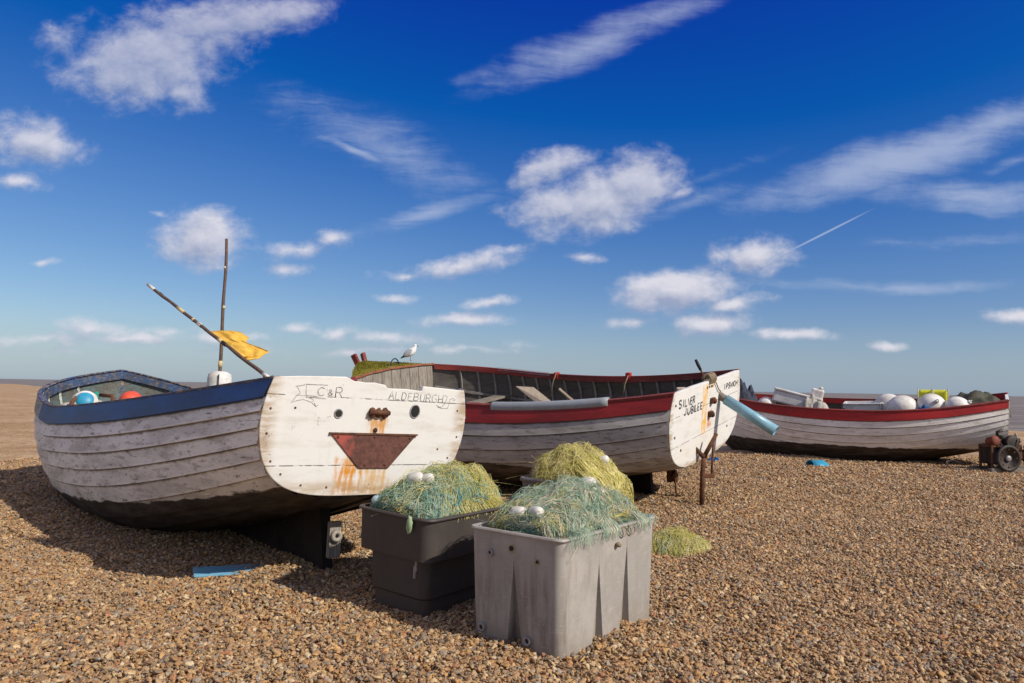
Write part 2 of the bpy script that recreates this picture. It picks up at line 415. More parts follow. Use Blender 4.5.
c2 = wb.mix(wb.math('MULTIPLY', wb.math('MULTIPLY', d1, front), wb.math('SUBTRACT', 0.95, wb.math('MULTIPLY', wb.smooth(gz, .12, .42), .30))), c1, ccol)
# broken warm cloud added overhead and behind the camera, unseen, for neutral fill light
bk, _ = wb.noise(wb.vmap(geo, sc=(1, 1, 2.2)), 2.6, 7, .6, .4)
bk = wb.math('MULTIPLY', wb.smooth(bk, .43, .60), wb.smooth(gz, 0.02, 0.15))
wb.put(bg.inputs['Color'], wb.mix(wb.math('MULTIPLY', bk, .9), clear, (7.6, 7.0, 6.2))); bg.inputs['Strength'].default_value = 0.1
bg2 = wb.node('ShaderNodeBackground', {'Color': c2, 'Strength': 0.1})
gate = wb.math('MULTIPLY', wb.math('GREATER_THAN', gy, 0.5), wb.math('MULTIPLY', wb.math('GREATER_THAN', gz, 0.0), wb.math('LESS_THAN', gz, 0.56)))
ms = wb.node('ShaderNodeMixShader', {0: gate}); wb.l.new(bg.outputs[0], ms.inputs[1]); wb.l.new(bg2.outputs[0], ms.inputs[2])
wb.l.new(ms.outputs[0], wout.inputs[0])

sun_d = bpy.data.lights.new('sun', 'SUN'); sun_d.energy = 4.6; sun_d.angle = R(0.5); sun_d.color = (1.0, 0.93, 0.82)
sun = bpy.data.objects.new('sun', sun_d); COL.objects.link(sun)
to_sun = Vector((SUN_AZ.x * math.cos(SUN_EL), SUN_AZ.y * math.cos(SUN_EL), math.sin(SUN_EL)))
sun.rotation_euler = to_sun.to_track_quat('Z', 'Y').to_euler()
sun.location = (20, -15, 20)

S.view_settings.view_transform = 'Standard'
S.view_settings.look = 'None'
S.view_settings.exposure = 0.0
S.view_settings.gamma = 1.0
S.view_settings.use_curve_mapping = False
S.render.engine = 'CYCLES'
S.cycles.use_denoising = True
S.cycles.max_bounces = 5; S.cycles.diffuse_bounces = 3; S.cycles.transparent_max_bounces = 12

# ------------------------------------------------------------------ beach, shingle, sea
CREST_A, CREST_B = Vector((24.0, 33.0)), Vector((-210.0, 300.0))   # crest of the shingle bank, running away to the left
cd = (CREST_B - CREST_A).normalized(); cn = Vector((-cd.y, cd.x))
if cn.y < 0: cn = -cn
def beach_h(x, y):
    h = 0.030 * mnoise.noise(Vector((x * .45, y * .45, 1.7))) + 0.040 * mnoise.noise(Vector((x * 1.5, y * 1.5, 4.2)))
    d = math.hypot(x, y)
    if d < 18: h += 0.036 * mnoise.noise(Vector((x * 3.7, y * 3.7, 9.1)))
    if d > 14: h += 0.10 * min(1, (d - 14) / 20) * mnoise.noise(Vector((x * .12, y * .12, 3.3)))
    k = (Vector((x, y)) - CREST_A).dot(cn)
    if k > 0: h -= min(6.0, 0.16 * k + 0.0)
    # ridge thrown up round the hulls
    h += 0.05 * math.exp(-((x + 1.6) ** 2 + (y - 6.7) ** 2) / 1.1)
    return h
def axis(lim0, lim1, dense0, dense1, step, grow=1.22):
    a = list(np.arange(dense0, dense1 + step * .5, step)); s = step; q = a[-1]
    while q < lim1: s *= grow; q += s; a.append(min(q, lim1))
    s = step; q = a[0]; pre = []
    while q > lim0: s *= grow; q -= s; pre.append(max(q, lim0))
    return pre[::-1] + a
xs = axis(-700, 400, -9, 13, 0.11); ys = axis(-60, 800, 2.2, 18.5, 0.11)
nx, ny = len(xs), len(ys)
V = np.array([(x, y, beach_h(x, y)) for y in ys for x in xs])
I = np.arange(nx * ny).reshape(ny, nx)
Fq = np.stack([I[:-1, :-1], I[:-1, 1:], I[1:, 1:], I[1:, :-1]], -1).reshape(-1, 4)

PEB = [(0.00, (0.359, 0.191, 0.069)), (0.14, (0.436, 0.260, 0.105)), (0.28, (0.524, 0.358, 0.172)), (0.38, (0.272, 0.135, 0.046)), (0.49, (0.407, 0.195, 0.055)), (0.59, (0.242, 0.163, 0.092)), (0.67, (0.160, 0.102, 0.059)), (0.74, (0.485, 0.251, 0.063)), (0.81, (0.262, 0.219, 0.168)), (0.88, (0.601, 0.446, 0.260)), (0.93, (0.320, 0.107, 0.034)), (0.97, (0.082, 0.065, 0.050))]
m_beach, b, p, co = new_mat('beach_shingle')
pos = b.node('ShaderNodeNewGeometry').outputs['Position']
v1 = b.node('ShaderNodeTexVoronoi', {'Vector': b.vmap(pos, sc=(1, 1, .4)), 'Scale': 34.0, 'Randomness': 1.0})
v2 = b.node('ShaderNodeTexVoronoi', {'Vector': b.vmap(pos, sc=(1, 1, .4)), 'Scale': 13.0, 'Randomness': 1.0})
cx1 = b.xyz(v1.outputs['Color'])[0]; cx2 = b.xyz(v2.outputs['Color'])[0]
colr = b.ramp(cx1, PEB, 'CONSTANT'); col2 = b.ramp(cx2, PEB, 'CONSTANT')
dist = b.node('ShaderNodeCameraData').outputs['View Distance'] if False else None
colr = b.mix(0.35, colr, col2)
bigb, _ = b.noise(pos, 0.35, 5, .6); mida, _ = b.noise(pos, 2.2, 5, .65)
colr = b.mix(b.math('MULTIPLY', b.smooth(mida, .46, .70), .30), colr, (.20, .12, .06))
colr = b.mix(b.math('MULTIPLY', b.smooth(bigb, .30, .65), .55), colr, (.56, .40, .245))
fm, _ = b.noise(b.vmap(pos, sc=(1, .7, 1)), 3.4, 9, .72); fm2, _ = b.noise(pos, .9, 6, .65)
colr = b.mix(b.math('MULTIPLY', b.smooth(fm, .46, .64), .55), colr, (.22, .135, .07))
colr = b.mix(b.math('MULTIPLY', b.smooth(fm2, .50, .66), .35), colr, (.62, .47, .31))
b.put(p.inputs['Base Color'], colr); p.inputs['Roughness'].default_value = .75; p.inputs['Specular IOR Level'].default_value = .25
hh = b.math('ADD', b.math('MULTIPLY', v1.outputs['Distance'], -1.0), b.math('MULTIPLY', v2.outputs['Distance'], -1.6))
b.put(p.inputs['Normal'], b.bump(hh, 0.7, 0.015))
beach = fast_mesh('shingle_beach', V, Fq, m_beach)
beach['kind'] = 'structure'

m_peb, b, p, co = new_mat('pebble')
oi = b.node('ShaderNodeObjectInfo')
base = b.ramp(oi.outputs['Random'], PEB, 'CONSTANT')
pf, _ = b.noise(co, 2.2, 4, .6)
wn = b.node('ShaderNodeTexWhiteNoise', {'W': oi.outputs['Random']}, noise_dimensions='1D')
base = b.mix(b.math('MULTIPLY', b.smooth(pf, .42, .65), .4), base, (.52, .42, .30))
base = b.mix(b.math('MULTIPLY', wn.outputs['Value'], .75), base, b.mix(.62, base, (.10, .062, .036)))
hv = b.node('ShaderNodeHueSaturation', {'Color': base, 'Saturation': 0.98, 'Value': 1.06}); base = hv.outputs[0]
b.put(p.inputs['Base Color'], base); p.inputs['Roughness'].default_value = .62; p.inputs['Specular IOR Level'].default_value = .35

# loose pebbles over the near beach, thinning with distance
pv = []; pf_ = []
px_ = list(np.arange(-9, 13.01, .22)); py_ = list(np.arange(2.4, 18.5, .22))
for y in py_:
    for x in px_: pv.append((x, y, beach_h(x, y)))
pnx = len(px_)
den = []
for (x, y, z) in pv:
    inside = 1.0 if abs(x) < 0.85 * y + 1.2 else (0.45 if abs(x) < 1.0 * y + 3.0 else 0.0)
    d = 1.0 if y < 6.0 else max(0.16, 1 - (y - 6.0) / 8.0 * .80)
    if y > 17: d *= max(0, (18.4 - y) / 1.4)
    den.append(inside * d)
faces = [(j * pnx + i, j * pnx + i + 1, (j + 1) * pnx + i + 1, (j + 1) * pnx + i) for j in range(len(py_) - 1) for i in range(pnx - 1)]
shing = fast_mesh('loose_pebbles', np.array(pv), np.array(faces), m_beach)
tag(shing, None, None, None, 'stuff')
at = shing.data.attributes.new('density', 'FLOAT', 'POINT'); at.data.foreach_set('value', np.array(den, np.float32))
gn = bpy.data.node_groups.new('pebbles', 'GeometryNodeTree')
gn.interface.new_socket('Geometry', in_out='INPUT', socket_type='NodeSocketGeometry')
gn.interface.new_socket('Geometry', in_out='OUTPUT', socket_type='NodeSocketGeometry')
g = NB(gn)
gin = g.node('NodeGroupInput'); gout = g.node('NodeGroupOutput')
na = g.node('GeometryNodeInputNamedAttribute', data_type='FLOAT'); na.inputs['Name'].default_value = 'density'
dp = g.node('GeometryNodeDistributePointsOnFaces', {'Mesh': gin.outputs[0], 'Density': g.math('MULTIPLY', na.outputs[0], 5000.0), 'Seed': 3})
g2i = g.node('GeometryNodeGeometryToInstance')
for k in range(9):
    ico = g.node('GeometryNodeMeshIcoSphere', {'Radius': 1.0, 'Subdivisions': 3})
    nz = g.node('ShaderNodeTexNoise', noise_dimensions='3D'); nz.inputs['Scale'].default_value = 0.75; nz.inputs['Detail'].default_value = 1.5
    ps = g.node('GeometryNodeInputPosition')
    off_ = g.node('ShaderNodeVectorMath', operation='ADD'); g.put(off_.inputs[0], ps.outputs[0]); off_.inputs[1].default_value = (k * 7.3, k * 3.1, k)
    g.put(nz.inputs['Vector'], off_.outputs[0])
    mul = g.node('ShaderNodeVectorMath', operation='SCALE'); g.put(mul.inputs[0], ps.outputs[0])
    g.put(mul.inputs['Scale'], g.math('MULTIPLY', g.math('SUBTRACT', nz.outputs['Fac'], .5), 2.3))
    sp = g.node('GeometryNodeSetPosition', {'Geometry': ico.outputs[0], 'Offset': mul.outputs[0]})
    tr = g.node('GeometryNodeTransform', {'Geometry': sp.outputs[0], 'Scale': (1.0 + .3 * math.sin(k * 2.1), 0.82 + .1 * math.cos(k), 0.50 + .12 * math.sin(k * 1.3))})
    ss = g.node('GeometryNodeSetShadeSmooth', {'Geometry': tr.outputs[0]})
    sm = g.node('GeometryNodeSetMaterial', {'Geometry': ss.outputs[0], 'Material': m_peb})
    g.l.new(sm.outputs[0], g2i.inputs[0])
def rv(lo, hi, seed, typ='FLOAT_VECTOR'):
    n = g.node('FunctionNodeRandomValue', data_type=typ)
    if typ == 'FLOAT_VECTOR': n.inputs[0].default_value = lo; n.inputs[1].default_value = hi; o = n.outputs[0]
    else: n.inputs[2].default_value = lo; n.inputs[3].default_value = hi; o = n.outputs[1]
    n.inputs['Seed'].default_value = seed
    return o
u = rv(0.0, 1.0, 5, 'FLOAT')
# sizes: mostly 2-4 cm with a few large
sz = g.math('ADD', 0.0056, g.math('MULTIPLY', g.math('POWER', u, 2.6), 0.0150))
dsc = g.node('GeometryNodeInputPosition')
yy = g.xyz(dsc.outputs[0])[1]
far = g.node('ShaderNodeMapRange'); g.put(far.inputs[0], yy); far.inputs[1].default_value = 7; far.inputs[2].default_value = 17; far.inputs[3].default_value = 1.0; far.inputs[4].default_value = 1.6
sz = g.math('MULTIPLY', sz, far.outputs[0])
jit = g.node('GeometryNodeSetPosition', {'Geometry': dp.outputs[0], 'Offset': rv((0, 0, -.004), (0, 0, .024), 8)})
ip = g.node('GeometryNodeInstanceOnPoints', {'Points': jit.outputs[0], 'Instance': g2i.outputs[0], 'Rotation': rv((-.8, -.8, 0), (.8, .8, 6.283), 6)})
ip.inputs['Pick Instance'].default_value = True
csc = g.node('ShaderNodeCombineXYZ')
for i in range(3): g.put(csc.inputs[i], sz)
g.put(ip.inputs['Scale'], csc.outputs[0])
g.l.new(ip.outputs[0], gout.inputs[0])
md = shing.modifiers.new('pebbles', 'NODES'); md.node_group = gn

m_sea, b, p, co = new_mat('sea_water')
pos = b.node('ShaderNodeNewGeometry').outputs['Position']
s1, _ = b.noise(b.vmap(pos, sc=(.02, .05, 1)), 2.2, 5, .6)
s2, _ = b.noise(b.vmap(pos, sc=(.5, 1.3, 1)), 1.3, 6, .65)
yw = b.xyz(pos)[1]
colw = b.mix(b.smooth(s1, .38, .66), (.16, .135, .105), (.27, .22, .17))
b.put(p.inputs['Base Color'], colw); p.inputs['Roughness'].default_value = .5; p.inputs['Specular IOR Level'].default_value = .22
b.put(p.inputs['Normal'], b.bump(s2, 0.7, .35))
sv = []; sxs = axis(-9000, 9000, -200, 300, 40, 1.35); sys_ = axis(-100, 12000, -20, 500, 40, 1.3)
for y in sys_:
    for x in sxs: sv.append((x, y, -2.6))
n_ = len(sxs)
sea = fast_mesh('sea', np.array(sv), np.array([(j * n_ + i, j * n_ + i + 1, (j + 1) * n_ + i + 1, (j + 1) * n_ + i) for j in range(len(sys_) - 1) for i in range(n_ - 1)]), m_sea)
sea['kind'] = 'structure'
# ------------------------------------------------------------------ clinker hulls
B1 = dict(L=7.749, bt=.8515, bm=1.2728, tm=.8126, pb=2.998, z0=1.4984, zm=1.3561, z1=2.0068, ts=.6893, zt=.6833, zb=.0456, n=3.7818, tum=.0713, rake=.1993, yaw=.6962, heel=.0441, pitch=-.0438, X=-1.1366, Y=5.6766, Z=0.0)
B2 = dict(L=6.4917, bt=1.2973, bm=1.7144, tm=.6035, pb=2.1619, z0=1.65, zm=1.4187, z1=1.7439, ts=.4244, zt=.6236, zb=.12, n=3.7233, tum=.082, rake=.0899, yaw=.9622, heel=-.149, pitch=.0282, X=2.6468, Y=10.2473, Z=0.0)
B3 = dict(L=6.0456, bt=.8013, bm=1.2474, tm=.3704, pb=2.4687, z0=1.4879, zm=1.2731, z1=1.5433, ts=.3991, zt=.5732, zb=.0395, n=2.8486, tum=.0528, rake=.0423, yaw=1.0, heel=-.0916, pitch=-.0071, X=9.7744 * 1.1, Y=14.8393 * 1.1, Z=-.15, S=1.1)
def lerp(a, b, t): return a + (b - a) * t
def half(P, t):
    if t < P['tm']: return P['bm'] - (P['bm'] - P['bt']) * ((P['tm'] - t) / P['tm']) ** 2
    q = (t - P['tm']) / (1 - P['tm']); return P['bm'] * max(0.0, 1 - q ** P['pb'])
def sheer(P, t):
    if t < P['ts']: return P['zm'] + (P['z0'] - P['zm']) * ((P['ts'] - t) / P['ts']) ** 2
    return P['zm'] + (P['z1'] - P['zm']) * ((t - P['ts']) / (1 - P['ts'])) ** 2
def rabbet(P, t):
    z = P['zb']
    if t < 0.5: z += (P['zt'] - P['zb']) * ((0.5 - t) / 0.5) ** 1.6
    if t > 0.72: z += (P['z1'] - P['zb']) * ((t - 0.72) / 0.28) ** 4.5
    return z
def section(P, t, s):
    b = half(P, t); zs = sheer(P, t); zk = rabbet(P, t)
    k = max(0.0, (t - 0.55) / 0.45)
    n = lerp(P['n'], 1.25, k ** 1.5)
    a = s * PI / 2
    y = math.sin(a) ** (2 / n); v = 1 - max(0.0, math.cos(a)) ** (2 / n)
    tum = P['tum'] * (1 - k) * max(0, (v - 0.55) / 0.45) ** 2
    return b * (y - tum), zk + (zs - zk) * v
_ss = np.linspace(0, 1, 121)
_cache = {}
def table(P, t):
    key = (id(P), round(t, 5))
    if key not in _cache:
        A = np.array([section(P, t, s) for s in _ss])
        d = np.concatenate([[0], np.cumsum(np.hypot(*np.diff(A, axis=0).T))])
        _cache[key] = (d / max(d[-1], 1e-6), A)
    return _cache[key]
def hp(P, t, w, side=1, off=0.0):
    """point on the hull skin: t along, w girth fraction keel->sheer, off outward"""
    d, A = table(P, t)
    f = lambda q: (np.interp(q, d, A[:, 0]), np.interp(q, d, A[:, 1]))
    y, z = f(w)
    if off:
        a, b_ = f(max(0, w - .02)), f(min(1, w + .02))
        ty, tz = b_[0] - a[0], b_[1] - a[1]; l = math.hypot(ty, tz) + 1e-9
        y += off * tz / l; z -= off * ty / l
        y = max(y, 0.0)
    x = P['L'] * t - P['rake'] * (z - 0.5) * (1 - t) ** 8
    return Vector((x, side * y, z))
def boat_matrix(P):
    cy, sy = math.cos(P['yaw']), math.sin(P['yaw'])
    def f(x, y, z):
        ch, sh = math.cos(P['heel']), math.sin(P['heel']); cp, sp = math.cos(P['pitch']), math.sin(P['pitch'])
        y, z = y * ch - z * sh, y * sh + z * ch
        x, z = x * cp - z * sp, x * sp + z * cp
        return Vector((-sy * x - cy * y, cy * x - sy * y, z))
    m = Matrix((f(1, 0, 0), f(0, 1, 0), f(0, 0, 1))).transposed().to_4x4()
    k_ = P.get('S', 1.0)
    m = m @ Matrix.Scale(k_, 4)
    m.translation = Vector((P['X'], P['Y'], P['Z']))
    return m
TS = [1 - (1 - q) ** 1.5 for q in np.linspace(0, 1, 46)]; TS[-1] = .9997

def strake_mesh(P, bounds, lip=.024, extra=0.0, sub=5):
    m = MB(); m.lap = []
    for side in (1, -1):
        for w0, w1 in bounds:
            rows = [(w0, -.006)] + [(lerp(w0, w1, k / sub), lerp(lip, .001, k / sub) + extra) for k in range(sub + 1)]
            if extra: rows.append((w1, -.006))
            vs = [hp(P, t, w, side, o) for w, o in rows for t in TS]
            n = len(TS)
            for r in range(len(rows) - 1):
                q = [vs[r * n + i] for i in range(n)] + [vs[(r + 1) * n + i] for i in range(n)]
                fs = [(i, i + 1, n + i + 1, n + i) if side > 0 else (i, n + i, n + i + 1, i + 1) for i in range(n - 1)]
                m.add(q, fs, True)
                for rr in (r, r + 1): m.lap += [max(0.0, (rr - 1) / sub)] * n
    return m
def build_mesh_raw(m, name, mat, parent):
    me = bpy.data.meshes.new(name); me.from_pydata([tuple(v) for v in m.v], [], m.f)
    if getattr(m, 'lap', None):
        at_ = me.attributes.new('lap', 'FLOAT', 'POINT'); at_.data.foreach_set('value', np.array(m.lap, np.float32))
    me.polygons.foreach_set('use_smooth', m.sm); me.update()
    return link(bpy.data.objects.new(name, me), parent, mat)
def inner_skin(P, off=-.028, w0=.04, ts=None):
    m = MB(); ts = ts or TS; ws = np.linspace(w0, 1, 10)
    for side in (1, -1):
        n = len(ts)
        vs = [hp(P, t, w, side, off) for w in ws for t in ts]
        fs = [(r * n + i, r * n + i + 1, (r + 1) * n + i + 1, (r + 1) * n + i) for r in range(len(ws) - 1) for i in range(n - 1)]
        m.add(vs, fs, True)
    return m
def swept(P, side, prof, t0=0.0, t1=.999, n=40, w=1.0):
    """prof: list of (outward, up) swept along the sheer (or girth fraction w)"""
    m = MB(); ts = [lerp(t0, t1, 1 - (1 - q) ** 1.4) for q in np.linspace(0, 1, n)]
    k = len(prof); vs = []
    for i, t in enumerate(ts):
        p = hp(P, t, w, side)
        a = hp(P, max(0, t - .004), w, side); c = hp(P, min(.9999, t + .004), w, side)
        d = (c - a); d.z = 0; d.normalize()
        out = Vector((-d.y, d.x, 0)) * (1 if side > 0 else -1)
        for o, u_ in prof: vs.append(p + out * o + Vector((0, 0, u_)))
    fs = [(i * k + j, i * k + (j + 1) % k, (i + 1) * k + (j + 1) % k, (i + 1) * k + j) for i in range(n - 1) for j in range(k)]
    m.add(vs, fs, len(prof) > 6)
    o = len(m.v) - n * k
    m.f.append(tuple(o + j for j in range(k))); m.sm.append(False)
    m.f.append(tuple(o + (n - 1) * k + j for j in reversed(range(k)))); m.sm.append(False)
    return m
def rib_mesh(P, t, side, w0=.12, w1=.985, wd=.036, depth=.03, off=-.026):
    m = MB(); ws = np.linspace(w0, w1, 12); vs = []
    for w in ws:
        a = hp(P, t, w, side, off); c = hp(P, t, w, side, off - depth)
        for p_, dx in ((a, -wd / 2), (a, wd / 2), (c, wd / 2), (c, -wd / 2)): vs.append(p_ + Vector((dx, 0, 0)))
    fs = [(i * 4 + j, i * 4 + (j + 1) % 4, (i + 1) * 4 + (j + 1) % 4, (i + 1) * 4 + j) for i in range(len(ws) - 1) for j in range(4)] + [(0, 1, 2, 3), tuple(len(vs) - 4 + j for j in (3, 2, 1, 0))]
    return m.add(vs, fs)
def y_at(P, t, z, off=-.03):
    best = 0
    for w in np.linspace(0.02, 1, 40):
        p = hp(P, t, w, 1, off)
        if p.z <= z: best = p.y
    return best
def flat_mesh(P, z, t0, t1, n=16, th=.025):
    ts = np.linspace(t0, t1, n); top = []
    for t in ts:
        y = y_at(P, t, z); top.append((P['L'] * t, y)); 
    poly = [(x, y) for x, y in top] + [(x, -y) for x, y in reversed(top)]
    return MB().prism(poly, th, Matrix.Translation((0, 0, z)))
def thwart_mesh(P, x, z, wd=.24, th=.04):
    t = x / P['L']; y = y_at(P, t, z)
    return MB().box((x, 0, z), (wd, 2 * y - .01, th))
def transom_mesh(P, top, th=.008, grow=.010):
    out = [hp(P, 0.0, w, 1, grow) for w in np.linspace(0.0, 1, 46)]
    port = [(v.y, v.z) for v in out if True]
    lim = top[0][1]
    port = [(y, min(z, lim)) for y, z in port]
    pts = [(-y, z if True else z) for y, z in reversed(port[1:])] + port
    lim2 = top[-1][1]
    pts = [(y, min(z, lim2) if y < 0 else z) for y, z in pts]
    poly = pts + [(y, z) for y, z in top if abs(y) < port[-1][0] - .004]
    m = MB(); n = len(poly)
    X = lambda z: -P['rake'] * (z - .5)
    vs = [(X(z) - th, y, z) for y, z in poly] + [(X(z) + .045, y, z) for y, z in poly]
    fs = [tuple(range(n)), tuple(reversed(range(n, 2 * n)))] + [(i, n + i, n + (i + 1) % n, (i + 1) % n) for i in range(n)]
    return m.add(vs, fs)
def tplane(P, y, z, off=.055): return Vector((-P['rake'] * (z - .5) - off + .047, y, z))
def keel_mesh(P, wd=.085, bottom=-.16, t1=.8, x0=.1):
    ts = np.linspace(0.0, t1, 34); lo = bottom
    poly = [(P['L'] * t - P['rake'] * (rabbet(P, t) - .5) * (1 - t) ** 8, rabbet(P, t) + .03) for t in ts]
    poly = [(x, z) for x, z in poly if x >= x0 - .02]
    poly += [(P['L'] * t1, lo), (x0, lo)]
    return MB().prism(poly, wd, Matrix(((1, 0, 0, 0), (0, 0, -1, wd / 2), (0, 1, 0, 0), (0, 0, 0, 1))))
def stem_mesh(P, top=.06, wd=.085, dp=.07, inn=.012):
    pts = []
    for t in np.linspace(.74, .9995, 22): pts.append((P['L'] * t, rabbet(P, t)))
    pts.append((P['L'] * 1.0 + .005, P['z1'] + top))
    vs = []
    for i, (x, z) in enumerate(pts):
        a = pts[max(0, i - 1)]; c = pts[min(len(pts) - 1, i + 1)]
        dx, dz = c[0] - a[0], c[1] - a[1]; l = math.hypot(dx, dz); nx_, nz_ = dz / l, -dx / l
        for o, s in ((dp * .5, -.5), (dp * .5, .5), (-inn, .5), (-inn, -.5)):
            vs.append((x + nx_ * o, s * wd, z + nz_ * o))
    n = len(pts)
    fs = [(i * 4 + j, i * 4 + (j + 1) % 4, (i + 1) * 4 + (j + 1) % 4, (i + 1) * 4 + j) for i in range(n - 1) for j in range(4)] + [(3, 2, 1, 0), tuple((n - 1) * 4 + j for j in range(4))]
    return MB().add(vs, fs)

# painted single-stroke lettering, drawn as thin raised strokes on a board
def arc(cx, cy, rx, ry, a0, a1, n=9): return [(cx + rx * math.cos(R(lerp(a0, a1, i / (n - 1)))), cy + ry * math.sin(R(lerp(a0, a1, i / (n - 1))))) for i in range(n)]
GLYPH = {
 'A': [[(0, 0), (.5, 1), (1, 0)], [(.2, .38), (.8, .38)]], 'L': [[(0, 1), (0, 0), (.9, 0)]], 'I': [[(.5, 0), (.5, 1)]],
 'D': [[(0, 0), (0, 1), (.35, 1)] + arc(.35, .5, .6, .5, 90, -90) + [(0, 0)]], 'E': [[(.9, 1), (0, 1), (0, 0), (.9, 0)], [(0, .5), (.7, .5)]],
 'B': [[(0, 0), (0, 1), (.5, 1)] + arc(.5, .76, .38, .24, 90, -90) + [(0, .52)], [(.5, .52)] + arc(.5, .26, .45, .26, 90, -90) + [(0, 0)]],
 'U': [[(0, 1), (0, .35)] + arc(.5, .35, .5, .35, 180, 360) + [(1, 1)]], 'R': [[(0, 0), (0, 1), (.5, 1)] + arc(.5, .75, .4, .25, 90, -90) + [(0, .5)], [(.45, .5), (.95, 0)]],
 'G': [arc(.5, .5, .5, .5, 50, 330, 16) + [(1, .45), (.6, .45)]], 'H': [[(0, 0), (0, 1)], [(1, 0), (1, 1)], [(0, .5), (1, .5)]],
 'C': [arc(.5, .5, .5, .5, 50, 310, 14)], 'S': [arc(.5, .75, .42, .25, 20, 250, 9) + arc(.5, .25, .45, .25, 80, -160, 10)],
 'V': [[(0, 1), (.5, 0), (1, 1)]], 'J': [[(.8, 1), (.8, .3)] + arc(.42, .3, .38, .3, 0, -160, 8)], 'P': [[(0, 0), (0, 1), (.5, 1)] + arc(.5, .73, .42, .27, 90, -90) + [(0, .46)]],
 'W': [[(0, 1), (.25, 0), (.5, .7), (.75, 0), (1, 1)]], '&': [[(.95, 0), (.25, .72)] + arc(.45, .8, .22, .2, 200, -20, 8) + [(.15, .35)] + arc(.42, .2, .35, .2, 150, 330, 8) + [(.95, .45)]],
}
def strokes(P, lines, r, parent, name, mat, jitter=.0):
    m = MB()
    for ln in lines:
        pts = [tplane(P, y + rnd.uniform(-jitter, jitter), z + rnd.uniform(-jitter, jitter)) for y, z in ln]
        m.tube(pts, [r * rnd.uniform(.8, 1.15) for _ in pts], 6)
    # squash the strokes flat on to the board
    for i, v in enumerate(m.v):
        d = v.x - tplane(P, v.y, v.z).x; m.v[i] = Vector((v.x - d * .7, v.y, v.z))
    return m.build(name, mat, parent)
def word(P, items, r, parent, name, mat, jitter=.0):
    L_ = []
    for ch, y0, y1, z0, z1 in items:
        for g_ in GLYPH[ch]: L_.append([(lerp(y0, y1, a), lerp(z0, z1, c)) for a, c in g_])
    return strokes(P, L_, r, parent, name, mat, jitter)

# ------------------------------------------------------------------ materials
M_b1hull = worn_paint('weathered_white_planks', (.80, .755, .68), (.60, .56, .50), (.24, .185, .14), .62, wl=(.745, -.160, .0168), rust=.5, lap=.85)
M_b1blue = worn_paint('navy_sheer_paint', (.010, .060, .22), (.012, .038, .13), (.09, .07, .06), .34, rough=.5, patch=(6.12, (.30, .27, .24)))
M_b1rail = worn_paint('dirty_rail', (.10, .09, .09), (.06, .06, .07), (.20, .15, .10), .6)
M_b1railblue = worn_paint('blue_rail', (.02, .055, .16), (.03, .045, .085), (.25, .18, .12), 1.0)
M_b1in = worn_paint('teal_flaking_inside', (.085, .13, .13), (.11, .11, .095), (.07, .055, .042), .8)
M_b1rib = worn_paint('flaking_pale_ribs', (.52, .53, .48), (.36, .44, .42), (.22, .17, .12), .7)
M_b1inb = worn_paint('blue_inside_strake', (.03, .08, .19), (.035, .055, .10), (.17, .13, .095), .95)
M_oldwood = wood('old_grey_wood', (.10, .085, .07), (.27, .235, .20), 0)
M_oldwood_v = wood('old_grey_wood_upright', (.14, .12, .10), (.36, .315, .27), 2)
M_dark = plain('black_tar_wood', (.030, .022, .018), .85, .5, 6, .2)
M_darkin = worn_paint('dark_inside_planks', (.115, .10, .09), (.085, .075, .068), (.19, .155, .125), .6)
M_ribgrey = wood('grey_rib', (.12, .112, .105), (.32, .295, .27), 2)
M_b2hull = worn_paint('grey_planks', (.46, .435, .40), (.34, .32, .295), (.13, .11, .09), .6, lap=.9, wl=(.575, .026, 0.0), bottom=(.05, .035, .022))
M_red = worn_paint('red_sheer_paint', (.27, .018, .018), (.17, .014, .014), (.10, .05, .04), .25, rough=.5)
M_red3 = worn_paint('bright_red_sheer_paint', (.42, .022, .022), (.28, .018, .018), (.45, .25, .20), .22, rough=.5)
M_redrail = worn_paint('faded_red_rail', (.26, .035, .03), (.16, .03, .025), (.24, .14, .09), .55)
M_b3hull = worn_paint('white_lapped_planks', (.84, .80, .74), (.70, .65, .58), (.26, .20, .15), .45, lap=.95, wl=(.545, .004, 0.0), bottom=(.035, .024, .016))
M_tr1 = board_paint('transom_white_boards', [1.385, .895], [(.69, .955, .03, .255, (.62, .25, .018), 1.0), (.685, .885, -.19, .02, (.62, .36, .11), .9), (1.13, 1.255, -.115, .04, (.58, .26, .04), .9), (.62, .80, -.3, .5, (.60, .50, .38), .35)], base=(.715, .70, .67), dirt=(.56, .53, .47))
M_tr2 = board_paint('second_transom_white_boards', [.968, 1.345], [(.96, 1.62, .05, .24, (.74, .40, .06), 1.0), (1.02, 1.25, -.14, .02, (.55, .20, .04), .9), (1.56, 1.62, -.2, .15, (.70, .45, .14), .6), (.75, .95, -.6, 1.1, (.70, .62, .50), .35)], edge_y=1.24, edge_z=.62)
M_tr3 = board_paint('third_transom_boards', [.95, 1.2], [])
M_ink = plain('black_lettering', (.03, .03, .035), .6, .6, 40, .2, col2=(.16, .155, .15))
M_inkgrey = plain('faded_grey_lettering', (.13, .13, .14), .7, .5, 60, .2, col2=(.42, .41, .40))
M_rust = plain('rust', (.16, .065, .03), .85, .6, 14, .25, col2=(.055, .028, .02), bump=.6)
M_plate, b, p, co = new_mat('rusty_painted_plate')
f1, _ = b.noise(co, 4.5, 5, .6); f2, _ = b.noise(co, 22, 6, .65)
yy_ = b.xyz(co)[1]
c_ = b.mix(b.smooth(f2, .36, .64), (.085, .032, .024), (.15, .058, .042))
pk = b.math('MULTIPLY', b.smooth(b.math('ADD', yy_, b.math('MULTIPLY', b.math('SUBTRACT', f1, .5), .5)), .13, .24), b.smooth(f2, .32, .5))
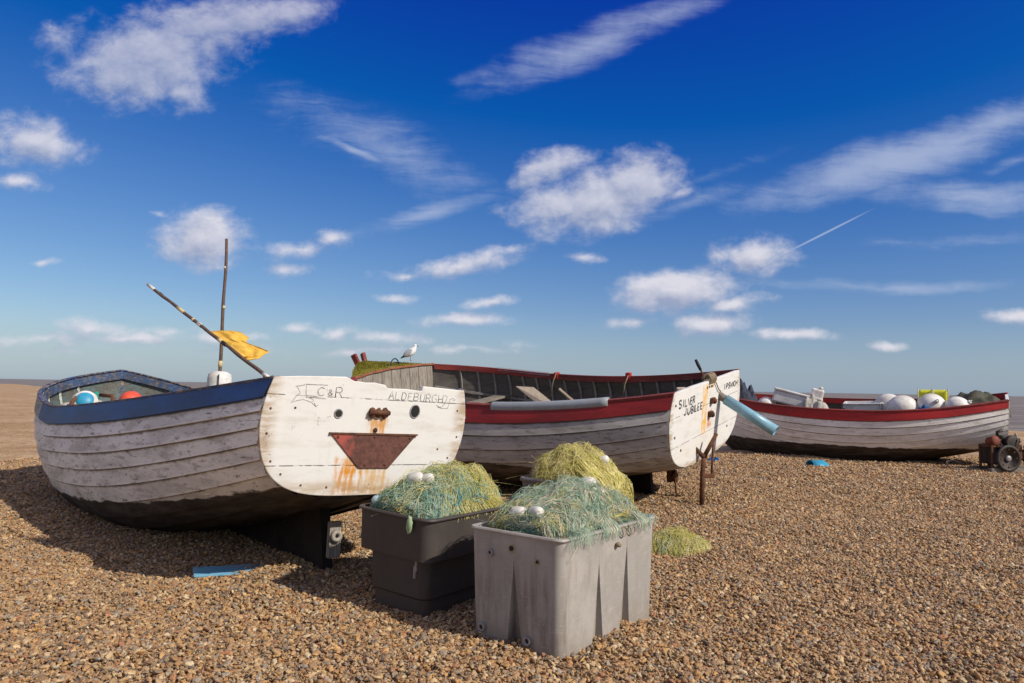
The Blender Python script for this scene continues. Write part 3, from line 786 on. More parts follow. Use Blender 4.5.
b.put(p.inputs['Base Color'], b.mix(b.math('MULTIPLY', pk, .85), c_, (.42, .085, .065)))
p.inputs['Roughness'].default_value = .8; b.put(p.inputs['Normal'], b.bump(f2, .6, .006))
M_moss, b, p, co = new_mat('mossy_deck')
f1, _ = b.noise(co, 5, 6, .65); f2, _ = b.noise(co, 40, 5, .7)
c_ = b.mix(b.smooth(f1, .35, .62), (.26, .215, .03), (.17, .175, .022))
c_ = b.mix(b.smooth(f2, .45, .7), c_, (.36, .29, .07))
c_ = b.mix(b.smooth(b.noise(co, 9, 4, .6)[0], .62, .72), c_, (.16, .09, .05))
b.put(p.inputs['Base Color'], c_); p.inputs['Roughness'].default_value = .95; p.inputs['Specular IOR Level'].default_value = .1
b.put(p.inputs['Normal'], b.bump(f2, 1.0, .03))
M_guard = plain('grey_plastic_pipe', (.30, .32, .34), .4, .2, 5, .5)
M_blueplastic = plain('pale_blue_plastic', (.22, .42, .52), .38, .22, 6, .5, col2=(.17, .33, .42))
M_black = plain('black_rubber', (.02, .02, .022), .6, .4, 10, .3)
M_orange = plain('orange_buoy_plastic', (.75, .10, .045), .45, .15, 6, .4, col2=(.55, .07, .04))
M_white = plain('white_buoy_plastic', (.74, .72, .69), .55, .15, 5, .3, col2=(.50, .46, .41), bump=.15)
M_cyan = plain('bright_blue_plastic', (.03, .30, .48), .45, .3, 8, .4)
M_teal = plain('teal_rope', (.04, .30, .24), .8, .4, 20, .2)
M_rope = plain('old_rope', (.34, .27, .19), .9, .5, 60, .1, col2=(.18, .13, .09))
M_brownrope = plain('brown_hose', (.17, .075, .04), .7, .4, 20, .2)
M_pole = plain('weathered_bamboo', (.15, .09, .06), .7, .5, 20, .3, col2=(.075, .05, .04))
M_tape = plain('yellowed_tape', (.66, .52, .26), .6, .3, 30, .3)
M_palewhite = plain('white_tape', (.72, .69, .62), .6, .3, 30, .3)
M_flag = plain('yellow_flag_cloth', (.72, .46, .09), .9, .22, 16, .05, col2=(.54, .30, .05), bump=.5)
M_canvas = plain('pale_canvas', (.50, .47, .41), .95, .35, 7, .1)
M_board = wood('pale_board', (.30, .24, .17), (.52, .43, .33), 0)
M_redcloth = plain('red_tape', (.42, .03, .03), .7, .3, 20, .2)
M_bluewood = worn_paint('blue_painted_board', (.16, .38, .52), (.11, .29, .42), (.34, .29, .23), .75)

def boat(P, name, label, mats, strakes=11, sheer_w=.905, ribs=(), top=None, floor_z=.6, thwarts=(), group='old clinker fishing boats on the shingle'):
    root = thing(name, label, 'boat', mw=boat_matrix(P), group=group)
    ws = [0, .11, .24, .35, .45, .535, .615, .69, .765, .84, sheer_w]
    build_mesh_raw(strake_mesh(P, list(zip(ws[:-1], ws[1:]))), 'hull_planking', mats['hull'], root)
    build_mesh_raw(strake_mesh(P, [(sheer_w, 1.0)], .014, .012), 'sheer_strake', mats['sheer'], root)
    build_mesh_raw(inner_skin(P), 'inner_planking', mats['inner'], root)
    for side in (1, -1):
        swept(P, side, mats.get('rail_prof', [(-.05, -.015), (.030, -.015), (.032, .018), (-.05, .024)]), t1=mats.get('rail_t1', .999)).build('gunwale', mats['rail'], root, .006)
    transom_mesh(P, top).build('transom', mats['transom'], root, .006)
    keel_mesh(P, x0=mats.get('keel0', .1)).build('keel', M_dark, root)
    stem_mesh(P, mats.get('stem_top', .05)).build('stem_post', mats['stem'], root, .008)
    flat_mesh(P, floor_z, .03, .86).build('floor_boards', mats['floor'], root)
    for x, z in thwarts: thwart_mesh(P, x, z).build('thwart', mats['floor'], root, .005)
    for side in (1, -1):
        for t in ribs:
            rib_mesh(P, t, side).build('rib', mats['rib'], root)
    return root

# ================================================================== boat with the face-like transom
top1 = [(.793, 1.505), (.60, 1.522), (.265, 1.538), (.183, 1.507), (.172, 1.512), (.10, 1.506), (.03, 1.510), (-.065, 1.498), (-.091, 1.474), (-.25, 1.478), (-.396, 1.470), (-.40, 1.508), (-.788, 1.496)]
b1 = boat(B1, 'fishing_boat', 'white clinker boat with navy top strake and a rusty smiling-mouth plate on its transom',
          dict(hull=M_b1hull, sheer=M_b1blue, inner=M_b1in, rail=M_b1railblue, rail_prof=[(-.045, -.01), (.020, -.01), (.020, .010), (-.045, .014)], stem_top=-.02, keel0=.40, transom=M_tr1, stem=M_b1railblue, floor=M_oldwood, rib=M_b1rib),
          ribs=[.12, .2, .28, .36, .44, .52, .6, .66, .70, .735, .77, .80, .828, .855, .88, .905, .93, .955], top=top1, floor_z=.62, thwarts=((1.3, 1.12), (3.0, 1.10), (4.6, 1.10)))
for side in (1, -1):
    swept(B1, side, [(-.085, -.135), (-.060, -.135), (-.056, -.02), (-.082, -.02)], t0=.5).build('inner_rubbing_strip', M_b1inb, b1)
flat_mesh(B1, 1.27, .60, .955, 22).build('bow_platform', M_oldwood, b1)
bh = MB(); y_ = y_at(B1, .60, 1.2); bh.box((B1['L'] * .60, 0, .93), (.03, 2 * y_, .68)); bh.build('bow_bulkhead', M_oldwood_v, b1)
def disc(P, y, z, ry, rz, name, mat, parent, th=.004, ring=None):
    m = MB(); n = 24
    vs = []; 
    for k in range(n):
        a = 2 * PI * k / n; v = tplane(P, y + ry * math.cos(a), z + rz * math.sin(a), .055 + th); vs.append(v)
    vs += [tplane(P, y + ry * math.cos(2 * PI * k / n), z + rz * math.sin(2 * PI * k / n), .050) for k in range(n)]
    m.add(vs, [tuple(range(n)), tuple(reversed(range(n, 2 * n)))] + [(i, (i + 1) % n, n + (i + 1) % n, n + i) for i in range(n)])
    o = m.build(name, mat, parent)
    if ring:
        r_ = MB(); r_.tube([tplane(P, y + (ry + .004) * math.cos(2 * PI * k / n), z + (rz + .004) * math.sin(2 * PI * k / n), .056) for k in range(n + 1)], .006, 6, False)
        r_.build('rim', ring, o)
    return o
M_hole = plain('dark_pipe_mouth', (.045, .042, .038), .8, .4, 20, .2)
disc(B1, .287, 1.271, .027, .026, 'exhaust_hole', M_hole, b1, ring=M_inkgrey)
disc(B1, -.357, 1.31, .038, .046, 'exhaust_hole', M_black, b1, ring=M_inkgrey)
pl = MB(); poly = [(.328, 1.128), (-.398, 1.126), (-.185, .872), (.067, .874)]
vs = [tplane(B1, y, z, .068) for y, z in poly] + [tplane(B1, y, z, .052) for y, z in poly]
pl.add(vs, [(0, 1, 2, 3), (7, 6, 5, 4)] + [(i, 4 + i, 4 + (i + 1) % 4, (i + 1) % 4) for i in range(4)])
plate = pl.build('rusty_plate', M_plate, b1, .004)
for y, z in ((.27, 1.105), (-.34, 1.105), (.02, .90), (-.15, .90), (-.03, 1.11)):
    MB().ball(tplane(B1, y, z, .069), .011, (.6, 1, 1), 10, 6).build('bolt', M_rust, plate)
tr_ = MB(); tr_.beam(tplane(B1, .34, 1.130, .064), tplane(B1, -.405, 1.128, .064), .02, .014); tr_.build('top_strip', M_rust, plate)
br = MB()
for y, w_, h_ in ((.020, .05, .075), (-.035, .05, .065), (-.088, .06, .072)):
    br.ball(tplane(B1, y, 1.287, .066), .03, (.8, w_ / .06 + .15, h_ / .055), 14, 10, lump=.3, seed=y * 50)
br.tube([tplane(B1, .05, 1.288, .085), tplane(B1, -.118, 1.288, .085)], .018, 8)
br.build('rudder_bracket', M_rust, b1)
b_ = MB(); b_.ball(tplane(B1, -.032, 1.159, .06), .018, (.7, 1, 1), 10, 8); b_.build('rudder_bolt', M_rust, b1)
word(B1, [('C', .470, .411, 1.394, 1.450), ('&', .391, .353, 1.398, 1.437), ('R', .331, .276, 1.388, 1.458)], .0042, b1, 'lettering', M_inkgrey, .0015)
AL = [('A', -.108, -.150, 1.396, 1.456), ('L', -.166, -.206, 1.394, 1.452), ('D', -.224, -.262, 1.394, 1.450), ('E', -.280, -.314, 1.394, 1.447), ('B', -.332, -.374, 1.393, 1.450), ('U', -.390, -.428, 1.390, 1.448), ('R', -.444, -.486, 1.388, 1.449), ('G', -.500, -.545, 1.388, 1.447), ('H', -.560, -.602, 1.386, 1.446)]
word(B1, AL, .0036, b1, 'lettering', M_inkgrey, .002)
strokes(B1, [[(.40, 1.470), (.565, 1.466)], [(.57, 1.463), (.605, 1.452), (.639, 1.449), (.622, 1.438), (.599, 1.406), (.626, 1.378), (.653, 1.335), (.61, 1.352), (.57, 1.359), (.54, 1.352), (.511, 1.343), (.495, 1.350), (.491, 1.359), (.52, 1.372), (.551, 1.376), (.556, 1.41), (.562, 1.462)], [(.53, 1.378), (.44, 1.376), (.40, 1.372)], [(.505, 1.340), (.475, 1.318)], [(.485, 1.342), (.466, 1.312)]],
    .003, b1, 'scroll_outline', M_inkgrey, .0015)
strokes(B1, [
    [(-.612, 1.446), (-.642, 1.439), (-.636, 1.41), (-.629, 1.382), (-.595, 1.352), (-.546, 1.366)], [(-.56, 1.352), (-.60, 1.342), (-.66, 1.346), (-.668, 1.38), (-.672, 1.415), (-.70, 1.428), (-.725, 1.416), (-.70, 1.408)]],
    .003, b1, 'scroll_outline', M_inkgrey, .0015)
op = MB(); op.ball((-.235, -.06, .655), .03, (.5, 1.9, .8), 18, 10); op.build('drain_cover', M_white, b1)
# nail heads round the edge of the transom
for (y, z) in [(.795, 1.29), (.80, 1.12), (.745, .93), (.66, .84), (.50, .76), (-.76, 1.33), (-.79, 1.12), (-.73, .95), (-.60, .83), (.62, 1.30), (-.62, 1.02), (-.5, .80), (.3, .74)]:
    MB().ball(tplane(B1, y, z, .056), .0085, (.5, 1, 1), 8, 6).build('nail_head', M_rust, b1)
# fitting on the sternpost
sp_ = MB(); sp_.box((.372, 0, .30), (.05, .10, .28)); sp_.build('sternpost_plate', M_oldwood_v, b1, .006)
sg = MB(); sg.lathe([(.018, 0), (.045, .0), (.045, .03), (.018, .03), (.018, 0)], 18, Matrix.Translation((.345, 0, .33)) @ Matrix.Rotation(-PI / 2, 4, 'Y')); sg.build('shaft_flange', plain('pitted_bronze', (.38, .34, .29), .6, .4, 30, .4), b1)
# ================================================================== grey boat with mossy foredeck
top2 = [(1.20, 1.652), (.60, 1.662), (.12, 1.655), (-.37, 1.655), (-1.19, 1.655)]
b2 = boat(B2, 'fishing_boat', 'grey clinker boat with red top strake, mossy foredeck and pale blue transom pipe',
          dict(hull=M_b2hull, sheer=M_red, inner=M_darkin, rail=M_redrail, transom=M_tr2, stem=M_moss, floor=M_oldwood, rib=M_ribgrey, stem_top=.0, rail_t1=.87, keel0=.75),
          ribs=[.06 + .046 * k for k in range(17)], top=top2, floor_z=.62, thwarts=((1.2, .98), (2.9, .94), (4.4, 1.0)))
for side in (1, -1):
    swept(B2, side, [(-.075, -.02), (-.05, -.02), (-.05, .02), (-.075, .02)], t0=.02, t1=.86, w=.80).build('stringer', M_ribgrey, b2)
    swept(B2, side, [(-.056, -.075), (-.034, -.075), (-.034, -.01), (-.056, -.01)], t0=.0, t1=.86).build('inner_rubbing_strip', M_redrail, b2)
# half pipes over the rails
def guard(P, side, t0, t1, r, parent, mat):
    prof = [(r * math.cos(a) - .005, r * 1.1 * math.sin(a) - .015) for a in [2 * PI * k / 14 for k in range(14)]]
    return swept(P, side, prof, t0, t1, 26).build('rail_guard', mat, parent)
guard(B2, 1, .115, .366, .062, b2, M_guard)
guard(B2, -1, .515, .692, .048, b2, M_guard)
# foredeck
TB = .865
fd = MB(); ts = [lerp(TB, .9995, 1 - (1 - q) ** 1.3) for q in np.linspace(0, 1, 26)]; k = 17; vs = []
for t in ts:
    p_ = hp(B2, t, 1.0, 1, -.01)
    for j in range(k):
        q = lerp(-1, 1, j / (k - 1)); z = p_.z + .012 + .055 * (1 - q * q) * min(1, p_.y) + .022 * mnoise.noise(Vector((t * 30, q * 6 * p_.y, 2))) + .012 * mnoise.noise(Vector((t * 120, q * 22 * p_.y, 5)))
        vs.append((p_.x, q * (p_.y + .02), z))
fd.add(vs, [(i * k + j, i * k + j + 1, (i + 1) * k + j + 1, (i + 1) * k + j) for i in range(len(ts) - 1) for j in range(k - 1)], True)
deck = build_mesh_raw(fd, 'mossy_foredeck', M_moss, b2)
# clumps of moss: short blades over the deck
P_ = []
for _ in range(2600):
    t = lerp(TB + .004, .985, rnd.random() ** .8); p_ = hp(B2, t, 1.0, 1, -.02); q = rnd.uniform(-1, 1)
    z = p_.z + .012 + .055 * (1 - q * q) * min(1, p_.y)
    a = Vector((p_.x, q * p_.y, z - .01)); h_ = rnd.uniform(.015, .045)
    d_ = Vector((rnd.gauss(0, .5), rnd.gauss(0, .5), 1)).normalized()
    P_.append([a, a + d_ * h_ * .6, a + d_ * h_ + Vector((rnd.gauss(0, .006), rnd.gauss(0, .006), 0))])
Vt, Ft = polytubes(np.array([[tuple(v) for v in pl_] for pl_ in P_]), .0035, 3)
tuft = fast_mesh('moss_tufts', Vt, Ft, M_moss, b2); tuft['kind'] = 'stuff'
xb = B2['L'] * TB
sec = [hp(B2, TB, w, 1, -.03) for w in np.linspace(.3, 1, 18)]
poly = [(v.y, v.z) for v in sec] + [(0, sec[-1].z + .05)] + [(-v.y, v.z) for v in reversed(sec)]
m = MB(); n = len(poly)
m.add([(xb - .03, y, z) for y, z in poly] + [(xb + .02, y, z) for y, z in poly], [tuple(range(n)), tuple(reversed(range(n, 2 * n)))] + [(i, n + i, n + (i + 1) % n, (i + 1) % n) for i in range(n)])
M_bulk, b, p, co = new_mat('grey_upright_boards')
f1, _ = b.noise(b.vmap(co, sc=(1, 22, 1.3)), 4, 6, .65); f2, _ = b.noise(co, 3, 3, .5)
yv = b.xyz(co)[1]
fr = b.math('FRACT', b.math('ADD', b.math('MULTIPLY', yv, 4.3), 50.0))
gap = b.math('SUBTRACT', 1.0, b.smooth(b.math('ABSOLUTE', b.math('SUBTRACT', fr, .5)), .012, .035))
c_ = b.mix(b.smooth(b.math('ADD', b.math('MULTIPLY', f1, .7), b.math('MULTIPLY', f2, .3)), .36, .62), (.13, .11, .09), (.34, .30, .255))
b.put(p.inputs['Base Color'], b.mix(b.math('MULTIPLY', gap, .9), c_, (.03, .025, .02))); p.inputs['Roughness'].default_value = .9
b.put(p.inputs['Normal'], b.bump(b.math('SUBTRACT', f1, gap), .5, .01))
m.build('bulkhead', M_bulk, b2)
ed = MB(); pe = [Vector((xb - .035, lerp(-1, 1, j / 14) * (sec[-1].y + .03), sec[-1].z + .012 + .05 * (1 - lerp(-1, 1, j / 14) ** 2) + rnd.uniform(-.008, .008))) for j in range(15)]
for a, c in zip(pe[:-1], pe[1:]): ed.beam(a, c, .05, .032)
M_orangewood = worn_paint('worn_orange_edge', (.32, .10, .045), (.22, .08, .04), (.28, .21, .14), .6)
ed.build('deck_edge', M_orangewood, b2, .004)
# stem head: two painted cheeks above the deck
for s_ in (1, -1):
    c_ = MB(); c_.beam((B2['L'] - .10, s_ * .075, 1.62), (B2['L'] + .02, s_ * .115, 1.90), .07, .10); c_.build('stem_cheek', M_redrail, b2, .01)
lp = MB(); lp.tube([(5.72, -.10 + .10 * math.cos(a) - .02, 1.70 + .115 * math.sin(a)) for a in np.linspace(0, PI, 14)], .012, 6); lp.build('deck_loop', plain('dark_blue_hose', (.02, .035, .10), .6), b2)
# transom fittings and lettering
SJ = [('S', 1.043, .955, 1.448, 1.543), ('I', .905, .875, 1.445, 1.537), ('L', .842, .775, 1.442, 1.533), ('V', .745, .66, 1.438, 1.53), ('E', .655, .60, 1.438, 1.528), ('R', .580, .515, 1.440, 1.530)]
JU = [('J', .856, .782, 1.331, 1.412), ('U', .741, .66, 1.322, 1.408), ('B', .622, .555, 1.318, 1.408), ('I', .535, .510, 1.318, 1.408), ('L', .490, .435, 1.318, 1.410), ('E', .403, .345, 1.319, 1.410), ('E', .300, .235, 1.318, 1.405)]
IP = [('I', -.585, -.615, 1.450, 1.530), ('P', -.667, -.735, 1.450, 1.522), ('S', -.760, -.825, 1.448, 1.522), ('W', -.845, -.925, 1.448, 1.520), ('I', -.945, -.965, 1.447, 1.518), ('C', -.985, -1.045, 1.446, 1.516), ('H', -1.070, -1.140, 1.446, 1.514)]
for wd_ in (SJ, JU, IP): word(B2, wd_, .0125, b2, 'lettering', M_ink, .002)
for z in (1.375, 1.20):
    m = MB(); m.box(tplane(B2, -.09 if z > 1.3 else -.04, z, .075), (.05, .10, .075)); m.ball(tplane(B2, -.09 if z > 1.3 else -.04, z, .10), .035, (1, 1, 1.3), 12, 8, lump=.3); m.build('rudder_pintle', M_rust, b2, .008)
for y, z in ((.09, 1.575), (.02, 1.578), (-.05, 1.574), (-.11, 1.572), (1.14, 1.50), (1.12, 1.1), (-1.1, 1.2), (.9, .9), (-.8, .9)): MB().ball(tplane(B2, y, z, .056), .018, (.5, 1, 1), 8, 6).build('bolt_head', M_rust, b2)
pa = tplane(B2, -.414, 1.425, .0); dirw = Vector((-.87, .02, -.505)).normalized()
ln = .93; axis_ = [pa + dirw * q for q in (-.04, .12, .13, ln)]
m = MB(); m.tube([pa - dirw * .03, pa + dirw * .2], .054, 14); m.build('pipe_root', M_oldwood, b2)
# hollow pipe
m = MB(); nn = 24
up_ = dirw.orthogonal().normalized(); sd_ = dirw.cross(up_)
rings = [(.16, .070), (ln, .077), (ln, .064), (.5, .062)]
vs = [pa + dirw * q + (up_ * math.cos(2 * PI * j / nn) + sd_ * math.sin(2 * PI * j / nn)) * r_ for q, r_ in rings for j in range(nn)]
m.add(vs, [(i * nn + j, i * nn + (j + 1) % nn, (i + 1) * nn + (j + 1) % nn, (i + 1) * nn + j) for i in range(3) for j in range(nn)] + [tuple(range(nn)), tuple(3 * nn + j for j in range(nn))], True)
m.build('outlet_pipe', M_blueplastic, b2)
m = MB()
for j in range(4): m.tube([(-.08 + .05 * math.cos(a) * 1.1, .02 - .055 * j + .012 * math.sin(3 * a), 1.675 + .062 * math.sin(a)) for a in np.linspace(0, 2 * PI, 16)], .02, 6, False)
m.tube([tplane(B2, -.1, 1.66, .07), tplane(B2, -.19, 1.60, .075), tplane(B2, -.30, 1.50, .075), tplane(B2, -.37, 1.46, .08)], .008, 5)
m.build('rope_lashing', M_rope, b2)
m = MB(); m.tube([(-.02, -.14, 1.60), (.08, -.16, 1.78)], .012, 6); h1 = m.build('tiller_rod', M_rust, b2)
m = MB(); m.tube([(.075, -.159, 1.77), (.115, -.168, 1.845), (.15, -.176, 1.91)], [.018, .024, .018], 10); m.build('handle_grip', M_black, h1)
bl_ = MB(); bl_.box((.12, .42, 1.57), (.12, .12, .08), Matrix.Rotation(.5, 3, 'Z')); bl_.build('corner_block', M_board, b2, .008)
# red marks on the far rail with cords hanging from them
for x_, hgt in ((3.215, .0), (1.79, .03)):
    t_ = x_ / B2['L']; p_ = hp(B2, t_, 1.0, -1, -.02)
    m = MB(); m.box(p_ + Vector((0, .01, -.005 + hgt)), (.085, .09, .125)); hd = m.build('rowlock_post', M_redcloth, b2, .015)
    m = MB(); m.tube([p_ + Vector((-.02, .06, .05)), p_ + Vector((.03, .10, -.10)), p_ + Vector((.06, .13, -.34))], .009, 5); m.build('cord', M_rope, hd)
# skeg bracket below the transom
m = MB(); m.box((.48, 0, .34), (.06, .16, .22)); m.ball((.42, 0, .30), .07, (.6, 1, 1.2), 12, 8, lump=.4); m.tube([(.40, .05, .3), (.38, .06, -.02)], .012, 6); m.build('propeller_bracket', M_rust, b2)

def on_boat(P, x, y, z, rot=(0, 0, 0)):
    from mathutils import Euler
    return boat_matrix(P) @ Matrix.Translation((x, y, z)) @ Euler(rot).to_matrix().to_4x4()

BQ = [Vector(q) for q in ((.067, 11.75, 1.521), (.345, 11.65, 1.51), (.634, 11.35, 1.282), (.397, 11.45, 1.261))]
lb = thing('loose_board', 'pale wide board leaning across the inside of the mossy-decked boat', 'board', tuple(BQ[0]))
nrm_ = (BQ[1] - BQ[0]).cross(BQ[3] - BQ[0]).normalized() * .03
dn = [BQ[0], BQ[1], BQ[1] + (BQ[2] - BQ[1]) * 1.9, BQ[0] + (BQ[3] - BQ[0]) * 1.9]
m = MB(); m.add([q - BQ[0] for q in dn] + [q - BQ[0] + nrm_ for q in dn], [(0, 1, 2, 3), (7, 6, 5, 4), (0, 4, 5, 1), (1, 5, 6, 2), (2, 6, 7, 3), (3, 7, 4, 0)]); m.build('board_face', M_board, lb, .004)
a_, c_ = dn[0].lerp(dn[3], .6) - BQ[0] + nrm_, dn[1].lerp(dn[2], .6) - BQ[0] + nrm_
m = MB(); m.beam(a_, c_, .05, .022); m.build('batten', M_board, lb)
lb2 = MB(); lb2.beam((-.2, 0, 0), (.2, 0, .0), .10, .03); o = lb2.build('board_offcut', M_board); o.matrix_world = on_boat(B2, 2.45, -.62, 1.215, (.3, -.75, .5)); tag(o, 'short board offcut propped beside the pale wide board', 'board')

# ------------------------------------------------------------------ gull
gl = thing('gull', 'small grey and white gull standing on the mossy foredeck', 'bird', mw=None)
gp = on_boat(B2, 5.70, -.50, B2['z1'] - .005).translation
zdeck = gp.z - .005
gl.location = (gp.x, gp.y, zdeck); gl.rotation_euler = (0, 0, .12); gl.scale = (.92, .92, .92)
M_gullw = plain('gull_white', (.78, .77, .75), .8, .12, 30, .2)
M_gullg = plain('gull_grey', (.34, .36, .39), .8, .15, 30, .2)
rings = [(-.150, .070, .006, .016), (-.115, .088, .024, .026), (-.070, .120, .052, .052), (-.02, .155, .068, .072), (.025, .185, .066, .076), (.058, .220, .054, .062), (.075, .252, .042, .046), (.085, .280, .037, .040), (.095, .302, .035, .036), (.101, .322, .024, .025), (.103, .333, .006, .006)]
m = MB(); nn = 20; vs = []
for i, (x, z, ry, rz) in enumerate(rings):
    a = rings[max(0, i - 1)]; c = rings[min(len(rings) - 1, i + 1)]
    d_ = Vector((c[0] - a[0], 0, c[1] - a[1])).normalized(); nrm = Vector((-d_.z, 0, d_.x))
    for j in range(nn): vs.append(Vector((x, 0, z)) + nrm * rz * math.sin(2 * PI * j / nn) + Vector((0, ry * math.cos(2 * PI * j / nn), 0)))
m.add(vs, [(i * nn + j, i * nn + (j + 1) % nn, (i + 1) * nn + (j + 1) % nn, (i + 1) * nn + j) for i in range(len(rings) - 1) for j in range(nn)] + [tuple(range(nn)), tuple((len(rings) - 1) * nn + j for j in range(nn))], True)
m.build('body', M_gullw, gl)
for s_ in (1, -1):
    m = MB(); m.ball((-.045, s_ * .050, .158), .062, (1.75, .42, .88), 18, 12, Matrix.Rotation(-.68, 3, 'Y')); wg = m.build('wing', M_gullg, gl)
    m = MB(); m.ball((-.140, s_ * .024, .080), .03, (2.0, .3, .5), 12, 8, Matrix.Rotation(-.65, 3, 'Y')); m.build('wing_tip', M_black, wg)
    m = MB(); m.tube([(.0, s_ * .025, .11), (.005, s_ * .025, .05), (.0, s_ * .025, .004)], .0055, 6); lg = m.build('leg', M_redcloth, gl)
    m = MB(); m.ball((.018, s_ * .025, .004), .02, (1.2, .8, .2), 10, 6); m.build('foot', M_redcloth, lg)
    m = MB(); m.ball((.112, s_ * .030, .306), .006, (1, .6, 1), 8, 6); m.build('eye', M_black, gl)
    m = MB(); m.ball((.085, s_ * .032, .300), .010, (1, .5, 1.2), 8, 6); m.build('ear_patch', M_gullg, gl)
m = MB(); m.tube([(.118, 0, .300), (.142, 0, .294), (.160, 0, .287)], [.012, .009, .003], 8); m.build('beak', plain('dark_red_beak', (.20, .03, .02), .5), gl)

# ================================================================== far white boat with red top strake
top3 = [(.75, 1.470), (.3, 1.475), (-.3, 1.475), (-.75, 1.470)]
b3 = boat(B3, 'fishing_boat', 'white lapstrake boat with bright red top strake carrying white buoys and crates',
          dict(hull=M_b3hull, sheer=M_red3, inner=M_darkin, rail=M_redrail, transom=M_tr3, stem=M_oldwood, floor=M_oldwood, rib=M_ribgrey, keel0=1.15),
          ribs=[.1 + .06 * k for k in range(13)], top=top3, floor_z=.62, thwarts=((1.0, 1.02), (2.4, .98), (4.2, 1.0)))
for side in (1, -1): swept(B3, side, [(-.056, -.10), (-.034, -.10), (-.034, -.01), (-.056, -.01)], t0=.0).build('inner_rubbing_strip', M_red3, b3)
def buoy(name, label, mat, P, x, y, z, r, sq=1.0, rot=(0, 0, 0), group=None, band=None):
    t = thing(name, label, 'buoy', mw=on_boat(P, x, y, z, rot), group=group)
    m = MB(); m.ball((0, 0, 0), r, (1, 1, sq), 28, 18); m.build('buoy_body', mat, t)
    m = MB(); m.tube([(0, 0, -r * sq * .9), (0, 0, -r * sq * 1.18)], r * .14, 10); m.tube([(-r * .02, .08 * r * math.cos(a) , -r * sq * 1.2 + .1 * r * math.sin(a)) for a in np.linspace(0, 2 * PI, 14)], r * .035, 6, False); m.build('lifting_eye', mat, t)
    if band:
        m = MB(); m.tube([(r * .93 * math.cos(a), r * .93 * math.sin(a), r * sq * .30) for a in np.linspace(0, 2 * PI, 30)], r * .085, 6, False); m.build('band', band, t)
    return t
G3 = 'white buoys piled in the red-railed boat'
buoy('mooring_buoy', 'large round white buoy just left of centre among the piled buoys', M_white, B3, 1.78, .36, 1.24, .30, .95, (.3, .5, 0), G3)
buoy('mooring_buoy', 'white buoy half hidden behind the large round one', M_white, B3, 2.06, .05, 1.24, .29, .95, (1.2, .2, 0), G3)
buoy('mooring_buoy', 'white buoy with a blue cloth tucked under it', M_white, B3, 1.26, .28, 1.29, .275, .95, (2.1, .2, .6), G3)
buoy('mooring_buoy', 'white buoy nearest the dark tarpaulin at the stern', M_white, B3, .80, .34, 1.265, .255, .92, (.2, 2.2, 0), G3)
buoy('mooring_buoy', 'small white buoy alone near the bow by the navy net heap', M_white, B3, 4.52, .30, 1.27, .19, .95, (.2, .4, 0), G3)

def lump_cloth(name, label, cat, mw, sx, sy, h, mat, seed, amp=.3, n=34, pw=2.2):
    V_ = []; 
    for j in range(n):
        for i in range(n):
            u_ = lerp(-1, 1, i / (n - 1)); v_ = lerp(-1, 1, j / (n - 1))
            rr = (abs(u_) ** pw + abs(v_) ** pw) ** (1 / pw)
            e = max(0, 1 - rr ** 2) ** .65
            f = mnoise.fractal(Vector((u_ * 2.1 + seed, v_ * 2.1, seed * .3)), 1.0, 2.0, 4)
            V_.append((u_ * sx, v_ * sy, h * e * (1 + amp * f) + .015 * f * (1 if e > 0 else 0)))
    I_ = np.arange(n * n).reshape(n, n)
    F_ = np.stack([I_[:-1, :-1], I_[:-1, 1:], I_[1:, 1:], I_[1:, :-1]], -1).reshape(-1, 4)
    o = fast_mesh(name, np.array(V_), F_, mat); o.matrix_world = mw
    return tag(o, label, cat)
M_tarp = plain('dark_tarpaulin', (.028, .030, .022), .7, .5, 7, .3, col2=(.085, .082, .05), bump=.9)
M_navy = plain('navy_netting', (.022, .028, .05), .9, .5, 40, .1, col2=(.075, .08, .10), bump=1.0)
lump_cloth('tarpaulin', 'dark olive tarpaulin heaped over the stern of the red-railed boat', 'tarpaulin', on_boat(B3, .50, -.22, 1.14), .58, .66, .42, M_tarp, 3.3, .25)
lump_cloth('net_heap', 'navy blue net heap rising at the bow of the red-railed boat', 'fishing net', on_boat(B3, 5.08, .05, .98), .36, .42, .70, M_navy, 8.1, .4)
lump_cloth('canvas_scrap', 'beige crumpled canvas under the tipped white fish box', 'canvas', on_boat(B3, 3.50, .22, 1.0), .34, .32, .40, M_canvas, 5.7, .5)
M_bluecloth = plain('blue_cloth', (.02, .10, .28), .9, .3, 12, .1)
lump_cloth('blue_cloth', 'small blue cloth tucked under a white buoy', 'cloth', on_boat(B3, 1.38, .58, 1.15), .20, .13, .16, M_bluecloth, 2.2, .5, 18)
lump_cloth('blue_cloth_scrap', 'small blue cloth scrap on shingle below the pale blue pipe', 'cloth', Matrix.Translation((4.42, 16.35, beach_h(4.42, 16.35) - .01)), .17, .14, .07, M_bluecloth, 1.2, .5, 18)
